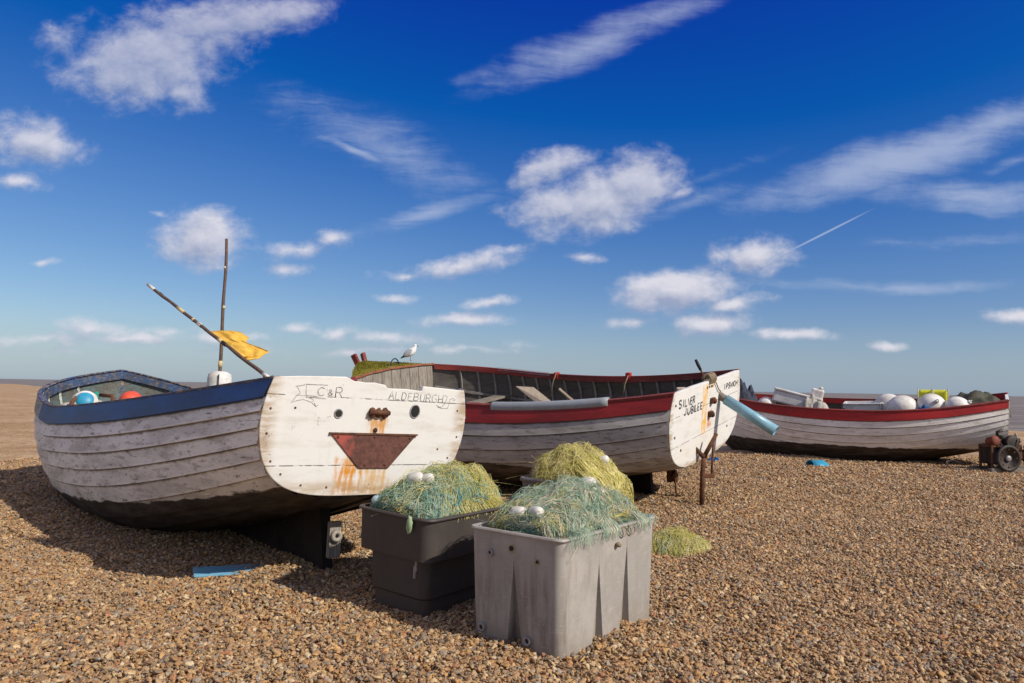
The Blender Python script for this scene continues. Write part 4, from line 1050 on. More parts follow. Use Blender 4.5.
def fish_box(name, label, mw, sx, sy, sz, mat, parts=True):
    t = thing(name, label, 'crate', mw=mw)
    m = MB(); th = .035
    m.box((0, 0, th / 2), (sx, sy, th)); 
    for s_ in (1, -1):
        m.box((s_ * (sx / 2 - th / 2), 0, sz / 2 + th / 2), (th, sy - .001, sz - th)); m.box((0, s_ * (sy / 2 - th / 2), sz / 2 + th / 2), (sx - 2 * th, th, sz - th))
    m.build('box_body', mat, t, .012)
    m = MB(); 
    for s_ in (1, -1): m.box((s_ * (sx / 2 + .005), 0, sz + .012), (th * 1.6, sy + .05, .03)); m.box((0, s_ * (sy / 2 + .005), sz + .012), (sx - th * .7, th * 1.6, .03))
    m.build('rim', mat, t, .008)
    for s_ in (1, -1):
        m = MB(); m.box((s_ * (sx / 2 + .025), 0, sz * .72), (.03, sy * .4, .05)); m.build('handle', mat, t, .01)
    return t
M_foam = plain('white_fish_box', (.70, .70, .68), .6, .2, 6, .3, col2=(.52, .52, .50))
tub = thing('ice_box', 'chunky white lidded box tipped up above the red rail', 'ice box', mw=on_boat(B3, 3.90, .12, 1.35, (.12, -.27, .12)))
m = MB(); m.box((0, 0, 0), (.98, .44, .26)); m.build('box_body', M_foam, tub, .035, 3)
m = MB(); m.box((-.01, 0, .155), (1.02, .48, .06)); m.build('lid', M_white, tub, .025, 3)
m = MB(); m.box((-.50, 0, .05), (.06, .22, .07)); m.build('handle', M_foam, tub, .02)
fish_box('fish_box', 'low pale fish box sitting between canvas and buoys', on_boat(B3, 2.52, .20, 1.09, (0, .02, .08)), .70, .42, .24, M_foam)
jb = thing('jerry_can', 'white jerry can cap end poking up beyond the tipped fish box', 'jerry can', mw=on_boat(B3, 3.52, -.05, 1.36, (0, -.25, .1)))
m = MB(); m.box((0, 0, .12), (.26, .16, .26)); m.build('can_body', M_white, jb, .04, 3)
m = MB(); m.tube([(-.05, 0, .24), (-.05, 0, .31)], .04, 12); m.build('cap', M_white, jb)
yb = thing('yellow_crate', 'yellow-green mesh crate standing behind the white buoys', 'crate', mw=on_boat(B3, 1.26, -.26, 1.13, (0, 0, .06)))
M_yel = plain('yellow_green_mesh', (.62, .60, .03), .7, .35, 26, .3, col2=(.42, .43, .03))
M_palegr = plain('pale_green_frame', (.50, .54, .36), .6, .2, 10, .3)
m = MB(); m.box((0, 0, .235), (.52, .30, .44)); m.build('mesh_panel', M_yel, yb, .05, 3)
for x_ in (-.275, 0, .275):
    m = MB(); m.tube([(x_, .165, .0), (x_, .165, .47), (x_, -.165, .47), (x_, -.165, .0)], .016, 6); m.build('frame', M_palegr, yb)

# ================================================================== things lying in the navy boat
G1 = 'floats lying in the navy-railed boat'
buoy('net_float', 'orange buoy inside the bow of the navy-railed boat', M_orange, B1, 6.30, .17, 1.475, .155, 1.0, (.4, .2, 0))
fb = buoy('net_float', 'flattened white float with a bright blue face', M_white, B1, 6.50, .70, 1.455, .165, .62)
fp_ = fb.matrix_world.translation.copy()
fb.matrix_world = Matrix.Translation(fp_) @ Vector((.42, -.80, .42)).to_track_quat('Z', 'Y').to_matrix().to_4x4()
m = MB(); m.ball((0, 0, .045), .125, (1, 1, .55), 24, 12); m.build('blue_face', M_cyan, fb)
kn = MB(); kn.ball((0, 0, 0), .058, (1.1, 1, 1), 16, 10, lump=.4); kn.tube([(.02, 0, 0), (.09, .02, -.09), (.1, .03, -.16)], .016, 6); o = kn.build('rope_knot', M_teal); o.matrix_world = on_boat(B1, 6.78, .52, 1.555); tag(o, 'teal rope knot lying behind the blue-faced float', 'rope')
for (pts, lab) in (([(6.15, .92, 1.31), (6.35, .88, 1.44), (6.6, .76, 1.565), (6.75, .62, 1.55)], 'brown hose arching left of the blue-faced float'), ([(6.62, .50, 1.565), (6.45, .38, 1.55), (6.25, .40, 1.46), (6.05, .46, 1.31)], 'brown hose arching right of the teal knot')):
    m = MB(); c0 = Vector(pts[0]); m.tube([Vector(q) - c0 for q in pts], .026, 8); o = m.build('brown_hose', M_brownrope); o.matrix_world = on_boat(B1, *c0); tag(o, lab, 'hose')
lump_cloth('canvas_heap', 'whitish crumpled canvas heaped at the bow of the navy-railed boat', 'canvas', on_boat(B1, 6.80, .52, 1.29), .40, .50, .19, M_canvas, 11.3, .5)

rc = MB()
for k_ in range(5): rc.tube([((.19 - .012 * k_) * math.cos(a) + .01 * math.sin(5 * a), (.19 - .012 * k_) * math.sin(a), .03 + .035 * k_ + .008 * math.sin(3 * a + k_)) for a in np.linspace(0, 2 * PI, 26)], .017, 6, False)
o = rc.build('rope_coil', M_rope); o.matrix_world = on_boat(B1, 6.62, .02, 1.30); tag(o, 'old brown rope coil on the bow platform behind the orange buoy', 'rope')
def banded_pole(root, pts, r, bands, name='pole'):
    m = MB(); N = 14; P2 = [Vector(pts[0]).lerp(Vector(pts[1]), q / N) + Vector((math.sin(q * 1.9) * .004, math.cos(q * 1.3) * .004, 0)) for q in range(N + 1)]
    m.tube(P2, [lerp(r[0], r[1], q / N) * (1 + .05 * math.sin(q * 2.7)) for q in range(N + 1)], 10)
    po = m.build(name, M_pole, root)
    for a_, b_, mt in bands:
        m = MB(); A = Vector(pts[0]).lerp(Vector(pts[1]), a_); Bq = Vector(pts[0]).lerp(Vector(pts[1]), b_); rr = lerp(r[0], r[1], a_) * 1.14
        m.tube([A, Bq], rr, 10); m.build('tape_band', mt, po)
    return po
dan = thing('dan_buoy', 'upright marker pole through a white float inside the navy-railed boat', 'marker buoy', mw=on_boat(B1, 2.62, .2, .65))
ex = (.0, .04, 2.45)
banded_pole(dan, [(0, 0, 0), ex], (.022, .015), [(.455, .48, M_tape), (.70, .712, M_tape), (.87, .88, M_palewhite)])
m = MB(); fz = .93
rf = Matrix.Translation(Vector(ex) * (fz / ex[2]))
m.lathe([(.06, -.22), (.10, -.20), (.118, -.13), (.118, .06), (.11, .11), (.07, .135), (.03, .14)], 22, rf); fl = m.build('float', M_white, dan)
m = MB(); m.tube([Vector(ex) * (fz / ex[2]) + Vector((-.118, .05, .1)), Vector(ex) * (fz / ex[2]) + Vector((-.121, .05, -.2))], .006, 5); m.build('cord', M_black, fl)
fp = thing('flag_pole', 'banded pole slanting up from the transom corner with a ragged yellow flag', 'flag pole', loc=(-1.70, 5.22, 1.545))
tip = Vector((-3.19 + 1.70, 6.52 - 5.22, 2.34 - 1.545)); bot = Vector((.02, -.018, -.011))
po = banded_pole(fp, [bot, tip], (.014, .013), [(.0, .035, M_palewhite), (.305, .325, M_black), (.335, .36, M_tape), (.50, .53, M_palewhite), (.56, .575, M_tape), (.65, .71, M_tape), (.86, .885, M_black), (.93, 1.0, M_palewhite)])
A = bot.lerp(tip, .44); Bq = bot.lerp(tip, .19)   # hoist of the flag along the pole
V_ = []; nu, nv = 26, 26
def fly(v):
    ks = [(0, .235), (.18, .25), (.36, .185), (.52, .25), (.66, .285), (.80, .20), (.92, .15), (1, .02)]
    for (a_, la), (c_, lc) in zip(ks[:-1], ks[1:]):
        if v <= c_: return lerp(la, lc, (v - a_) / (c_ - a_)) + .012 * mnoise.noise(Vector((v * 23, 1.3, 0)))
for j in range(nv):
    v = j / (nv - 1); base_ = A.lerp(Bq, v)
    for i in range(nu):
        u_ = i / (nu - 1); L_ = fly(v)
        q = base_ + Vector((.96, .28, 0)) * (u_ * L_) + Vector((0, 0, .012 * math.sin(u_ * 3) - .03 * u_ * v))
        q += Vector((-.28, .96, 0)) * ((.03 * math.sin(u_ * 7 + v * 4) + .018 * math.sin(u_ * 15 - v * 9)) * u_ ** .5)
        V_.append(q)
I_ = np.arange(nu * nv).reshape(nv, nu)
fl = fast_mesh('flag', np.array([tuple(v) for v in V_]), np.stack([I_[:-1, :-1], I_[:-1, 1:], I_[1:, 1:], I_[1:, :-1]], -1).reshape(-1, 4), M_flag, fp)
sd = fl.modifiers.new('thickness', 'SOLIDIFY'); sd.thickness = .003
m = MB(); m.tube([bot + Vector((.03 * math.cos(a), .03 * math.sin(a), .02 * math.sin(2 * a) - .005)) for a in np.linspace(0, 4 * PI, 24)], .009, 5); m.build('lashing', M_rope, fp)
# ================================================================== fish bins
def rounded_loop(hx, hy, r, sides, v):
    """closed loop of (x,y) for a rounded rectangle; sides: dict of groove lists per side index 0:-y 1:+x 2:+y 3:-x"""
    pts = []
    cs = [(-hx + r, -hy, 1, 0, hx * 2 - 2 * r, (0, 1)), (hx, -hy + r, 0, 1, hy * 2 - 2 * r, (-1, 0)), (hx - r, hy, -1, 0, hx * 2 - 2 * r, (0, -1)), (-hx, hy - r, 0, -1, hy * 2 - 2 * r, (1, 0))]
    corner_c = [(hx - r, -hy + r, -90), (hx - r, hy - r, 0), (-hx + r, hy - r, 90), (-hx + r, -hy + r, 180)]
    for si, (x, y, dx, dy, L_, nin) in enumerate(cs):
        us = []; last = 0.0
        gs = sides.get(si, [])
        for gdef in gs + [None]:
            if gdef is None: us += [(lerp(last, 1.0, q / 5), 0.0) for q in range(6)]; break
            uc, wb, dep, vt = gdef
            k = max(0.0, (vt - v) / vt); w = max(.003, wb * k / 2) / L_; d = dep * k ** .8
            us += [(lerp(last, uc - w, q / 5), 0.0) for q in range(6)]
            us += [(uc - w * .80, d), (uc, d * 1.04), (uc + w * .80, d)]
            last = uc + w
        for u_, d in us: pts.append((x + dx * L_ * u_ + nin[0] * d, y + dy * L_ * u_ + nin[1] * d))
        cx_, cy_, a0 = corner_c[si]
        for q in range(1, 8): a = R(a0 + 90 * q / 8); pts.append((cx_ + r * math.cos(a), cy_ + r * math.sin(a)))
    return pts
def bin_body(W_, D_, H_, taper, r, sides, steps=None, th=.012, inner=.16):
    m = MB(); loops = []
    lv = [0, .012] + [q / 14 for q in range(1, 15)]
    if steps:
        lv = sorted(set(lv) | {q for s_ in steps for q in (s_[0] - .012, s_[0] + .012)})
    for v in lv:
        k = lerp(taper, 1, v); ins = 0.0
        if steps:
            for vs_, d in steps:
                ins += d * (1 - max(0, min(1, (v - vs_ + .012) / .024)))
        if v == 0: ins += .008
        loops.append([(x, y, H_ * v) for x, y in rounded_loop(W_ / 2 * k - ins, D_ / 2 * k - ins, r, sides, v)])
    n = len(loops[0])
    for z in (H_, H_ - inner * .5, H_ - inner):
        k = lerp(taper, 1, z / H_)
        loops.append([(x, y, z) for x, y in rounded_loop(W_ / 2 * k - th - .004, D_ / 2 * k - th - .004, max(.02, r - th), {s_: [] for s_ in ()}, 1.0)] if not sides else [(x * (1 - (th + .004) * 2 / W_), y * (1 - (th + .004) * 2 / D_), z) for x, y in rounded_loop(W_ / 2 * k, D_ / 2 * k, r, sides, 1.0)])
    vs = [p_ for l in loops for p_ in l]
    fs = [(i * n + j, i * n + (j + 1) % n, (i + 1) * n + (j + 1) % n, (i + 1) * n + j) for i in range(len(loops) - 1) for j in range(n)]
    fs.append(tuple(reversed(range(n)))); fs.append(tuple((len(loops) - 1) * n + j for j in range(n)))
    m.add(vs, fs, True)
    return m
def smooth_by_angle(o, deg=35):
    me = o.data
    me.polygons.foreach_set('use_smooth', [True] * len(me.polygons))
    try: me.set_sharp_from_angle(angle=R(deg))
    except Exception: pass
    return o
def rim_loop(W_, D_, H_, r, out, th):
    m = MB(); n = None; loops = []
    for (o, z) in ((-.016, H_ - th), (out, H_ - th), (out + .003, H_ - th * .4), (out - .002, H_ + .004), (-.016, H_ + .004)):
        loops.append([(x, y, z) for x, y in rounded_loop(W_ / 2 + o, D_ / 2 + o, max(.01, r + o * .5), {}, 1.0)])
    n = len(loops[0]); k = len(loops)
    vs = [p_ for l in loops for p_ in l]
    fs = [(i * n + j, i * n + (j + 1) % n, ((i + 1) % k) * n + (j + 1) % n, ((i + 1) % k) * n + j) for i in range(k) for j in range(n)]
    return m.add(vs, fs, False)
def bin_plastic(name, col, dirt, streak):
    m, b, p, co = new_mat(name)
    a_, _ = b.noise(b.vmap(co, sc=(7, 7, .9)), 3.0, 6, .62); c_, _ = b.noise(co, 4.5, 6, .65); d_, _ = b.noise(co, 45, 4, .7)
    q = b.mix(b.smooth(c_, .36, .64), tuple(v * .82 for v in col), col)
    q = b.mix(b.math('MULTIPLY', b.smooth(a_, .52, .72), .55), q, streak)
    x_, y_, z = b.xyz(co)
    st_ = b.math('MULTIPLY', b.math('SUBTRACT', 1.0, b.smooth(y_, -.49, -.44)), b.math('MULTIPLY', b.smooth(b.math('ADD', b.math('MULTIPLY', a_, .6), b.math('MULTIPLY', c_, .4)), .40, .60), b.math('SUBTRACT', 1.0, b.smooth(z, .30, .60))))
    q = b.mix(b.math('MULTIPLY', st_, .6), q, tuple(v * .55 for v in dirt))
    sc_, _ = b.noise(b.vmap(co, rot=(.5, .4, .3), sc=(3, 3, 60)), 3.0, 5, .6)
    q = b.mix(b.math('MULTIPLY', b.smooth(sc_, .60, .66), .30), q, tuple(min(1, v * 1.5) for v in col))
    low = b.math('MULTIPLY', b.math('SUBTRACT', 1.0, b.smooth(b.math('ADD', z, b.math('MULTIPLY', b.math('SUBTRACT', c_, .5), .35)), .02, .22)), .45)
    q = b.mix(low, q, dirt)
    q = b.mix(b.math('MULTIPLY', b.smooth(d_, .62, .7), .35), q, tuple(min(1, v * 1.7) for v in col))
    b.put(p.inputs['Base Color'], q); p.inputs['Roughness'].default_value = .55; p.inputs['Specular IOR Level'].default_value = .3
    b.put(p.inputs['Normal'], b.bump(b.math('ADD', b.math('MULTIPLY', c_, .6), b.math('MULTIPLY', d_, .25)), .22, .01))
    return m
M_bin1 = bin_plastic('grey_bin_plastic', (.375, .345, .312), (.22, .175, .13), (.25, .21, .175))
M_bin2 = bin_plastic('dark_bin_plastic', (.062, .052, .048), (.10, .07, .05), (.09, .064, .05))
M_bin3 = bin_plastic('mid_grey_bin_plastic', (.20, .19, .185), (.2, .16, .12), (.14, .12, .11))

def fitting(W_, D_, H_, x, z, name, parent, mat, r=.022, depth=.03):
    m = MB(); m.lathe([(r * .55, 0), (r, 0), (r, depth), (r * .6, depth), (r * .55, depth * .3)], 16, Matrix.Translation((x, -D_ / 2 * lerp(.955, 1, z / H_) + .004, z)) @ Matrix.Rotation(PI / 2, 4, 'X'))
    return m.build(name, mat, parent)
# nearest bin
W1, D1, H1 = .672, 1.12, .685
bin1 = thing('fish_bin', 'nearest light grey plastic bin with tapered grooves, full of green net', 'fish bin', (.374, 4.849, beach_h(.374, 4.849) - .012), R(-38.06), group='plastic fish bins full of net')
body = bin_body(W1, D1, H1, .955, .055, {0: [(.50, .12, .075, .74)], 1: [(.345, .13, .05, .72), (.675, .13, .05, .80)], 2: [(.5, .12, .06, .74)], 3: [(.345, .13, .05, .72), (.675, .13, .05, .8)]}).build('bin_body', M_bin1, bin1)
smooth_by_angle(body, 32)
rim_loop(W1, D1, H1, .055, .010, .012).build('rim', M_bin1, bin1)
M_brass = plain('yellowed_plastic_fitting', (.42, .36, .20), .6, .3, 30, .3)
M_fit = plain('grey_pipe_fitting', (.30, .28, .265), .5, .2, 20, .4)
for x, z, mt, r_ in ((-.24, .10, M_fit, .026), (.10, .09, M_fit, .026), (-.17, .55, M_fit, .021), (-.015, .595, M_brass, .028), (.17, .545, M_brass, .018)):
    f_ = fitting(W1, D1, H1, x, z, 'drain_fitting', bin1, mt, r_, .022 if mt is M_fit else .006)
    m = MB(); m.lathe([(.001, 0), (r_ * .52, 0), (r_ * .52, .004), (.001, .004)], 12, Matrix.Translation((x, -D1 / 2 * lerp(.955, 1, z / H1) - .004, z)) @ Matrix.Rotation(PI / 2, 4, 'X')); m.build('hole', M_hole, f_)
for y_ in (.10, .20):
    m = MB(); m.tube([(W1 / 2 + .018 + .008 * math.sin(a), y_ + .026 * math.sin(a), H1 - .012 - .026 * (1 - math.cos(a))) for a in np.linspace(0, 2 * PI, 18)], .0045, 6, False); m.build('rope_ring', M_rope, bin1)
# dark stepped bin
W2, D2, H2 = .67, .98, .672
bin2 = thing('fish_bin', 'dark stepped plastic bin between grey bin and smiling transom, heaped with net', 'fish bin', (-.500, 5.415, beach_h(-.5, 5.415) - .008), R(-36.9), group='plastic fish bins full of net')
bin2.rotation_euler = (0, R(2.2), R(-36.9))
body = bin_body(W2, D2, H2, .965, .075, {}, steps=[(.58, .055), (.20, .018)]).build('bin_body', M_bin2, bin2); smooth_by_angle(body, 40)
rim_loop(W2, D2, H2, .075, .014, .013).build('rim', M_bin2, bin2)
for sx in (1, -1):
    for sy in (1, -1):
        m = MB(); m.box((sx * (W2 / 2 - .165), sy * (D2 / 2 - .20), -.022), (.17, .20, .06)); m.build('foot', M_bin2, bin2, .02)
for x, z in ((.19, .36), (.18, .31)):
    m = MB(); m.box((x, -D2 / 2 + .060, z), (.018, .02, .085)); m.build('scuff_lug', M_fit, bin2, .006)
m = MB(); m.ball((.19, -D2 / 2 - .025, H2 - .045), .03, (.8, .5, 1.9), 12, 10, lump=.3); m.build('float_tag', plain('pale_green_float', (.30, .40, .22), .7), bin2)
# rear bin
W3, D3, H3 = .76, .86, .645
bin3 = thing('fish_bin', 'grey bin furthest back beside the grey hull, mounded with yellow net', 'fish bin', (.655, 7.62, beach_h(.655, 7.62) - .01), R(-33), group='plastic fish bins full of net')
body = bin_body(W3, D3, H3, .94, .06, {}).build('bin_body', M_bin3, bin3); smooth_by_angle(body, 40)
rim_loop(W3, D3, H3, .06, .016, .03).build('rim', M_bin3, bin3)

# ------------------------------------------------------------------ nets
def twine_mat(name, c1, c2, rough=.6, tr=.0):
    m, b, p, co = new_mat(name)
    f_, _ = b.noise(co, 9, 5, .6)
    b.put(p.inputs['Base Color'], b.mix(b.smooth(f_, .35, .65), c1, c2)); p.inputs['Roughness'].default_value = rough; p.inputs['Specular IOR Level'].default_value = .4
    return m
M_twg = twine_mat('green_twine', (.20, .33, .23), (.44, .54, .41))
M_twdg = twine_mat('dark_green_twine', (.05, .15, .11), (.10, .26, .19))
M_twy = twine_mat('yellow_green_twine', (.56, .50, .13), (.72, .64, .28))
M_twb = twine_mat('blue_rope', (.07, .25, .27), (.16, .40, .42))
M_tww = twine_mat('pale_cord', (.55, .50, .38), (.70, .62, .46))
M_pink = twine_mat('pinkish_rope', (.50, .33, .24), (.60, .46, .34))
def net_core(name, c1, c2):
    m, b, p, co = new_mat(name)
    f_, _ = b.noise(co, 14, 6, .7, .8); g_, _ = b.noise(co, 60, 4, .7)
    b.put(p.inputs['Base Color'], b.mix(b.smooth(b.math('ADD', b.math('MULTIPLY', f_, .6), b.math('MULTIPLY', g_, .4)), .35, .65), c1, c2))
    p.inputs['Roughness'].default_value = .9; p.inputs['Specular IOR Level'].default_value = .1
    b.put(p.inputs['Normal'], b.bump(b.math('ADD', f_, g_), 1.0, .03)); return m
M_coreg = net_core('green_net_mass', (.05, .11, .075), (.20, .27, .18))
M_corey = net_core('yellow_net_mass', (.27, .24, .06), (.50, .45, .16))
M_coregy = net_core('green_yellow_net_mass', (.06, .12, .06), (.28, .30, .10))

class Heap:
    def __init__(s, hx, hy, h, peak=(0, 0), pw=2.6, lump=.25, seed=0, spill=.0, ex=.75):
        s.hx, s.hy, s.h, s.peak, s.pw, s.lump, s.seed, s.spill, s.ex = hx, hy, h, peak, pw, lump, seed, spill, ex
    def z(s, x, y):
        u_, v_ = x / s.hx, y / s.hy
        rr = (abs(u_) ** s.pw + abs(v_) ** s.pw) ** (1 / s.pw)
        if rr >= 1: return -(rr - 1) * .9 - .01
        e = (1 - rr ** 2.2) ** s.ex
        pk = math.exp(-(((u_ - s.peak[0]) / .95) ** 2 + ((v_ - s.peak[1]) / .95) ** 2))
        f_ = mnoise.fractal(Vector((u_ * 2.4 + s.seed, v_ * 2.4 - s.seed, s.seed)), 1.0, 2.0, 3)
        return s.h * e * (.72 + .30 * pk) * (1 + s.lump * f_) - .01
    def core(s, mat, parent, n=46):
        V_ = []
        for j in range(n):
            for i in range(n):
                u_, v_ = lerp(-1, 1, i / (n - 1)), lerp(-1, 1, j / (n - 1))
                # square to disc-ish superellipse
                V_.append((u_ * s.hx, v_ * s.hy, max(-.12, s.z(u_ * s.hx, v_ * s.hy))))
        I_ = np.arange(n * n).reshape(n, n)
        return fast_mesh('net_mass', np.array(V_), np.stack([I_[:-1, :-1], I_[:-1, 1:], I_[1:, 1:], I_[1:, :-1]], -1).reshape(-1, 4), mat, parent)
    def twine(s, name, mat, parent, count, r, K=22, step=.03, turn=.35, lift=(.0, .02), region=None, stray=.0, drift=None, lim=1.0):
        out = []
        tries = 0
        while len(out) < count and tries < count * 20:
            tries += 1
            x, y = rnd.uniform(-s.hx, s.hx), rnd.uniform(-s.hy, s.hy)
            if region is not None and rnd.random() > region(x / s.hx, y / s.hy): continue
            a = rnd.uniform(0, 2 * PI) if drift is None else drift + rnd.gauss(0, .5)
            l0 = rnd.uniform(*lift); tw = rnd.gauss(0, turn * .35); pl_ = []
            up = rnd.random() < stray
            for k_ in range(K):
                z = s.z(x, y) + l0 * (1 + .6 * math.sin(k_ * .5 + a))
                if up: z += .035 * math.sin(PI * k_ / (K - 1)) * 1.2
                pl_.append((x, y, z))
                a += tw + rnd.gauss(0, turn * .3)
                x += math.cos(a) * step; y += math.sin(a) * step
                rr = max(abs(x / s.hx), abs(y / s.hy))
                if rr > lim: a += PI * .35
                x = max(-s.hx * (lim + .03), min(s.hx * (lim + .03), x)); y = max(-s.hy * (lim + .03), min(s.hy * (lim + .03), y))
            out.append(pl_)
        V_, F_ = polytubes(np.array(out), np.array([r * rnd.uniform(.7, 1.3) for _ in out]), 4 if r > .003 else 3)
        o = fast_mesh(name, V_, F_, mat, parent); o['kind'] = 'stuff'
        return o
def fuzz(hp_, name, mat, parent, count, r, length, region=None):
    """loose monofilament ends standing off the heap"""
    out = []
    while len(out) < count:
        x, y = rnd.uniform(-hp_.hx, hp_.hx) * .98, rnd.uniform(-hp_.hy, hp_.hy) * .98
        if region is not None and rnd.random() > region(x / hp_.hx, y / hp_.hy): continue
        p_ = Vector((x, y, hp_.z(x, y))); L_ = length * rnd.uniform(.4, 1.2)
        a = rnd.uniform(0, 2 * PI); d_ = Vector((math.cos(a), math.sin(a), rnd.uniform(.05, .6))).normalized()
        bend = Vector((rnd.gauss(0, .9), rnd.gauss(0, .9), rnd.gauss(-.35, .35)))
        out.append([tuple(p_ + d_ * L_ * q + bend * L_ * q * q * .6) for q in np.linspace(0, 1, 7)])
    V_, F_ = polytubes(np.array(out), r, 3)
    o = fast_mesh(name, V_, F_, mat, parent); o['kind'] = 'stuff'; return o
def hanks(hp_, name, mat, parent, count, strands, r, K=20, step=.034, spread=.016, region=None, lift=.012, lim=.92):
    out = []
    while count > 0:
        x, y = rnd.uniform(-hp_.hx, hp_.hx) * .9, rnd.uniform(-hp_.hy, hp_.hy) * .9
        if region is not None and rnd.random() > region(x / hp_.hx, y / hp_.hy): continue
        count -= 1; a = math.atan2(y, x) + rnd.choice((1, -1)) * PI / 2 + rnd.gauss(0, .5); tw = rnd.gauss(0, .10); path = []
        for k_ in range(K):
            path.append((x, y)); a += tw + rnd.gauss(0, .22); x += math.cos(a) * step; y += math.sin(a) * step
            if max(abs(x / hp_.hx), abs(y / hp_.hy)) > lim: a += PI * .4
            x = max(-hp_.hx * lim, min(hp_.hx * lim, x)); y = max(-hp_.hy * lim, min(hp_.hy * lim, y))
        for s_ in range(strands):
            ox, oy, oz = rnd.gauss(0, spread), rnd.gauss(0, spread), abs(rnd.gauss(0, spread)); ph = rnd.uniform(0, 6)
            out.append([(px__ + ox * (1 + .5 * math.sin(k_ * .6 + ph)), py__ + oy * (1 + .5 * math.cos(k_ * .5 + ph)), hp_.z(px__, py__) + lift + oz + .01 * math.sin(k_ * .8 + ph)) for k_, (px__, py__) in enumerate(path)])
    V_, F_ = polytubes(np.array(out), r, 3)
    o = fast_mesh(name, V_, F_, mat, parent); o['kind'] = 'stuff'; return o
def drape(hp_, name, mat, parent, runs, strands, r, rim, drop):
    # net ends lying over the +x rim: runs = list of (y0, y1)
    out = []
    for y0, y1 in runs:
        for s_ in range(strands):
            y = rnd.uniform(y0, y1); x0 = hp_.hx - rnd.uniform(.05, .16); d_ = rnd.uniform(.3, 1) * drop; yo = rnd.gauss(0, .05); pl_ = []
            X1 = hp_.hx + .045
            P0 = [(x0, y, hp_.z(x0, y) + .01), ((x0 + X1) / 2, y + yo * .5, max(hp_.z((x0 + hp_.hx) / 2, y), rim) + .02 * rnd.random()), (X1 - .02, y + yo, rim + .012 + .012 * rnd.random()), (X1 + .006, y + yo * 1.2, rim - .012), (X1 + .004 + .01 * rnd.random(), y + yo * 1.4 + rnd.gauss(0, .012), rim - d_)]
            for q in np.linspace(0, 3.999, 16):
                k_ = int(q); f_ = q - k_; a_, c_ = Vector(P0[k_]), Vector(P0[k_ + 1]); pl_.append(tuple(a_.lerp(c_, f_)))
            out.append(pl_)
    V_, F_ = polytubes(np.array(out), r, 3)
    o = fast_mesh(name, V_, F_, mat, parent); o['kind'] = 'stuff'; return o
def mesh_sheet(hp_, name, mat, parent, r, d=.085, seed=0, ext=.93, lift=.006, K=64, region=None):
    out = []
    def warp(u_, v_):
        a_ = mnoise.noise(Vector((u_ * 1.3 + seed, v_ * 1.3, seed * .7))); c_ = mnoise.noise(Vector((u_ * 1.3, v_ * 1.3 + seed, 5 + seed)))
        e_ = mnoise.noise(Vector((u_ * 3.1 + seed, v_ * 3.1, 9 + seed)))
        u2 = u_ * ext + .38 * a_ + .10 * math.sin(5 * v_ + seed) * (1 - u_ * u_) + .08 * e_
        v2 = v_ * ext + .38 * c_ + .10 * math.sin(6 * u_ + seed * 2) * (1 - v_ * v_) - .08 * e_
        return max(-ext, min(ext, u2)), max(-ext, min(ext, v2))
    n_ = int(2 / d)
    for sg_ in (1, -1):
        for k_ in range(-n_ + 2, n_ - 1):
            c0 = k_ * d; lo, hi = max(-1, -1 - c0), min(1, 1 - c0)
            if hi - lo < .25: continue
            pl_ = []
            for q in np.linspace(lo, hi, K):
                u_, v_ = warp(sg_ * q, q + c0); x, y = u_ * hp_.hx, v_ * hp_.hy
                fold = mnoise.noise(Vector((u_ * 4 + seed, v_ * 4, 2 + seed)))
                pl_.append((x, y, hp_.z(x, y) + lift + .022 * max(0, fold) + .004 * math.sin(q * 40)))
            if region is None or region(pl_[K // 2][0] / hp_.hx, pl_[K // 2][1] / hp_.hy) > rnd.random(): out.append(pl_)
    V_, F_ = polytubes(np.array(out), r, 3)
    o = fast_mesh(name, V_, F_, mat, parent); o['kind'] = 'stuff'; return o
def net_float(x, y, heap, parent, mat, rot, r=.042, ln=1.7, dz=.03):
    m = MB(); n_ = 16
    prof = [(.004, -1), (.5, -.97), (.85, -.8), (1, -.45), (1, .45), (.85, .8), (.5, .97), (.004, 1)]
    from mathutils import Euler
    m.lathe([(q * r, w * r * ln) for q, w in prof], n_, Matrix.Translation((x, y, heap.z(x, y) + dz)) @ Euler(rot).to_matrix().to_4x4())
    return m.build('float', mat, parent)

# net in the nearest bin: sea green
hp1 = Heap(W1 / 2 - .018, D1 / 2 - .035, .215, (.05, .10), 3.4, .30, 1.3, ex=.50)
n1 = thing('fishing_net', 'sea green net heaped in the nearest light grey bin', 'fishing net', bin1.location + Vector((0, 0, H1 - .03)), R(-38.06))
hp1.core(M_coreg, n1)
hp1.twine('green_twine', M_twg, n1, 420, .0012, 30, .019, 2.2, (.0, .035), stray=.3, lim=.93)
hp1.twine('dark_green_twine', M_twdg, n1, 420, .0016, 28, .02, 2.0, (-.005, .015), lim=.93)
hp1.twine('pale_cord', M_tww, n1, 90, .0030, 24, .032, .5, (.008, .035), lim=.9)
hp1.twine('blue_rope', M_twb, n1, 9, .004, 26, .032, .4, (.01, .03), lim=.9)
hp1.twine('yellow_twine', M_twy, n1, 260, .0012, 26, .019, 2.2, (.0, .03), lim=.93)
fuzz(hp1, 'loose_ends', M_twg, n1, 500, .0007, .08)
for s_, (mt_, dd_) in enumerate(((M_twg, .055), (M_twg, .07), (M_twdg, .08), (M_tww, .15), (M_twy, .10))): mesh_sheet(hp1, 'mesh_netting', mt_, n1, .0013, dd_, 1.7 + s_ * 3.1, .93, .006 + .006 * s_)
hp1.twine('green_mesh_line', M_twg, n1, 260, .0013, 34, .032, .22, (.0, .04), stray=.35, lim=.93)
hp1.twine('tan_mesh_line', M_tww, n1, 150, .0012, 26, .032, .30, (.0, .04), stray=.35, lim=.93)
hanks(hp1, 'green_hank', M_twg, n1, 6, 30, .0012)
hanks(hp1, 'olive_hank', M_twy, n1, 7, 26, .0012)
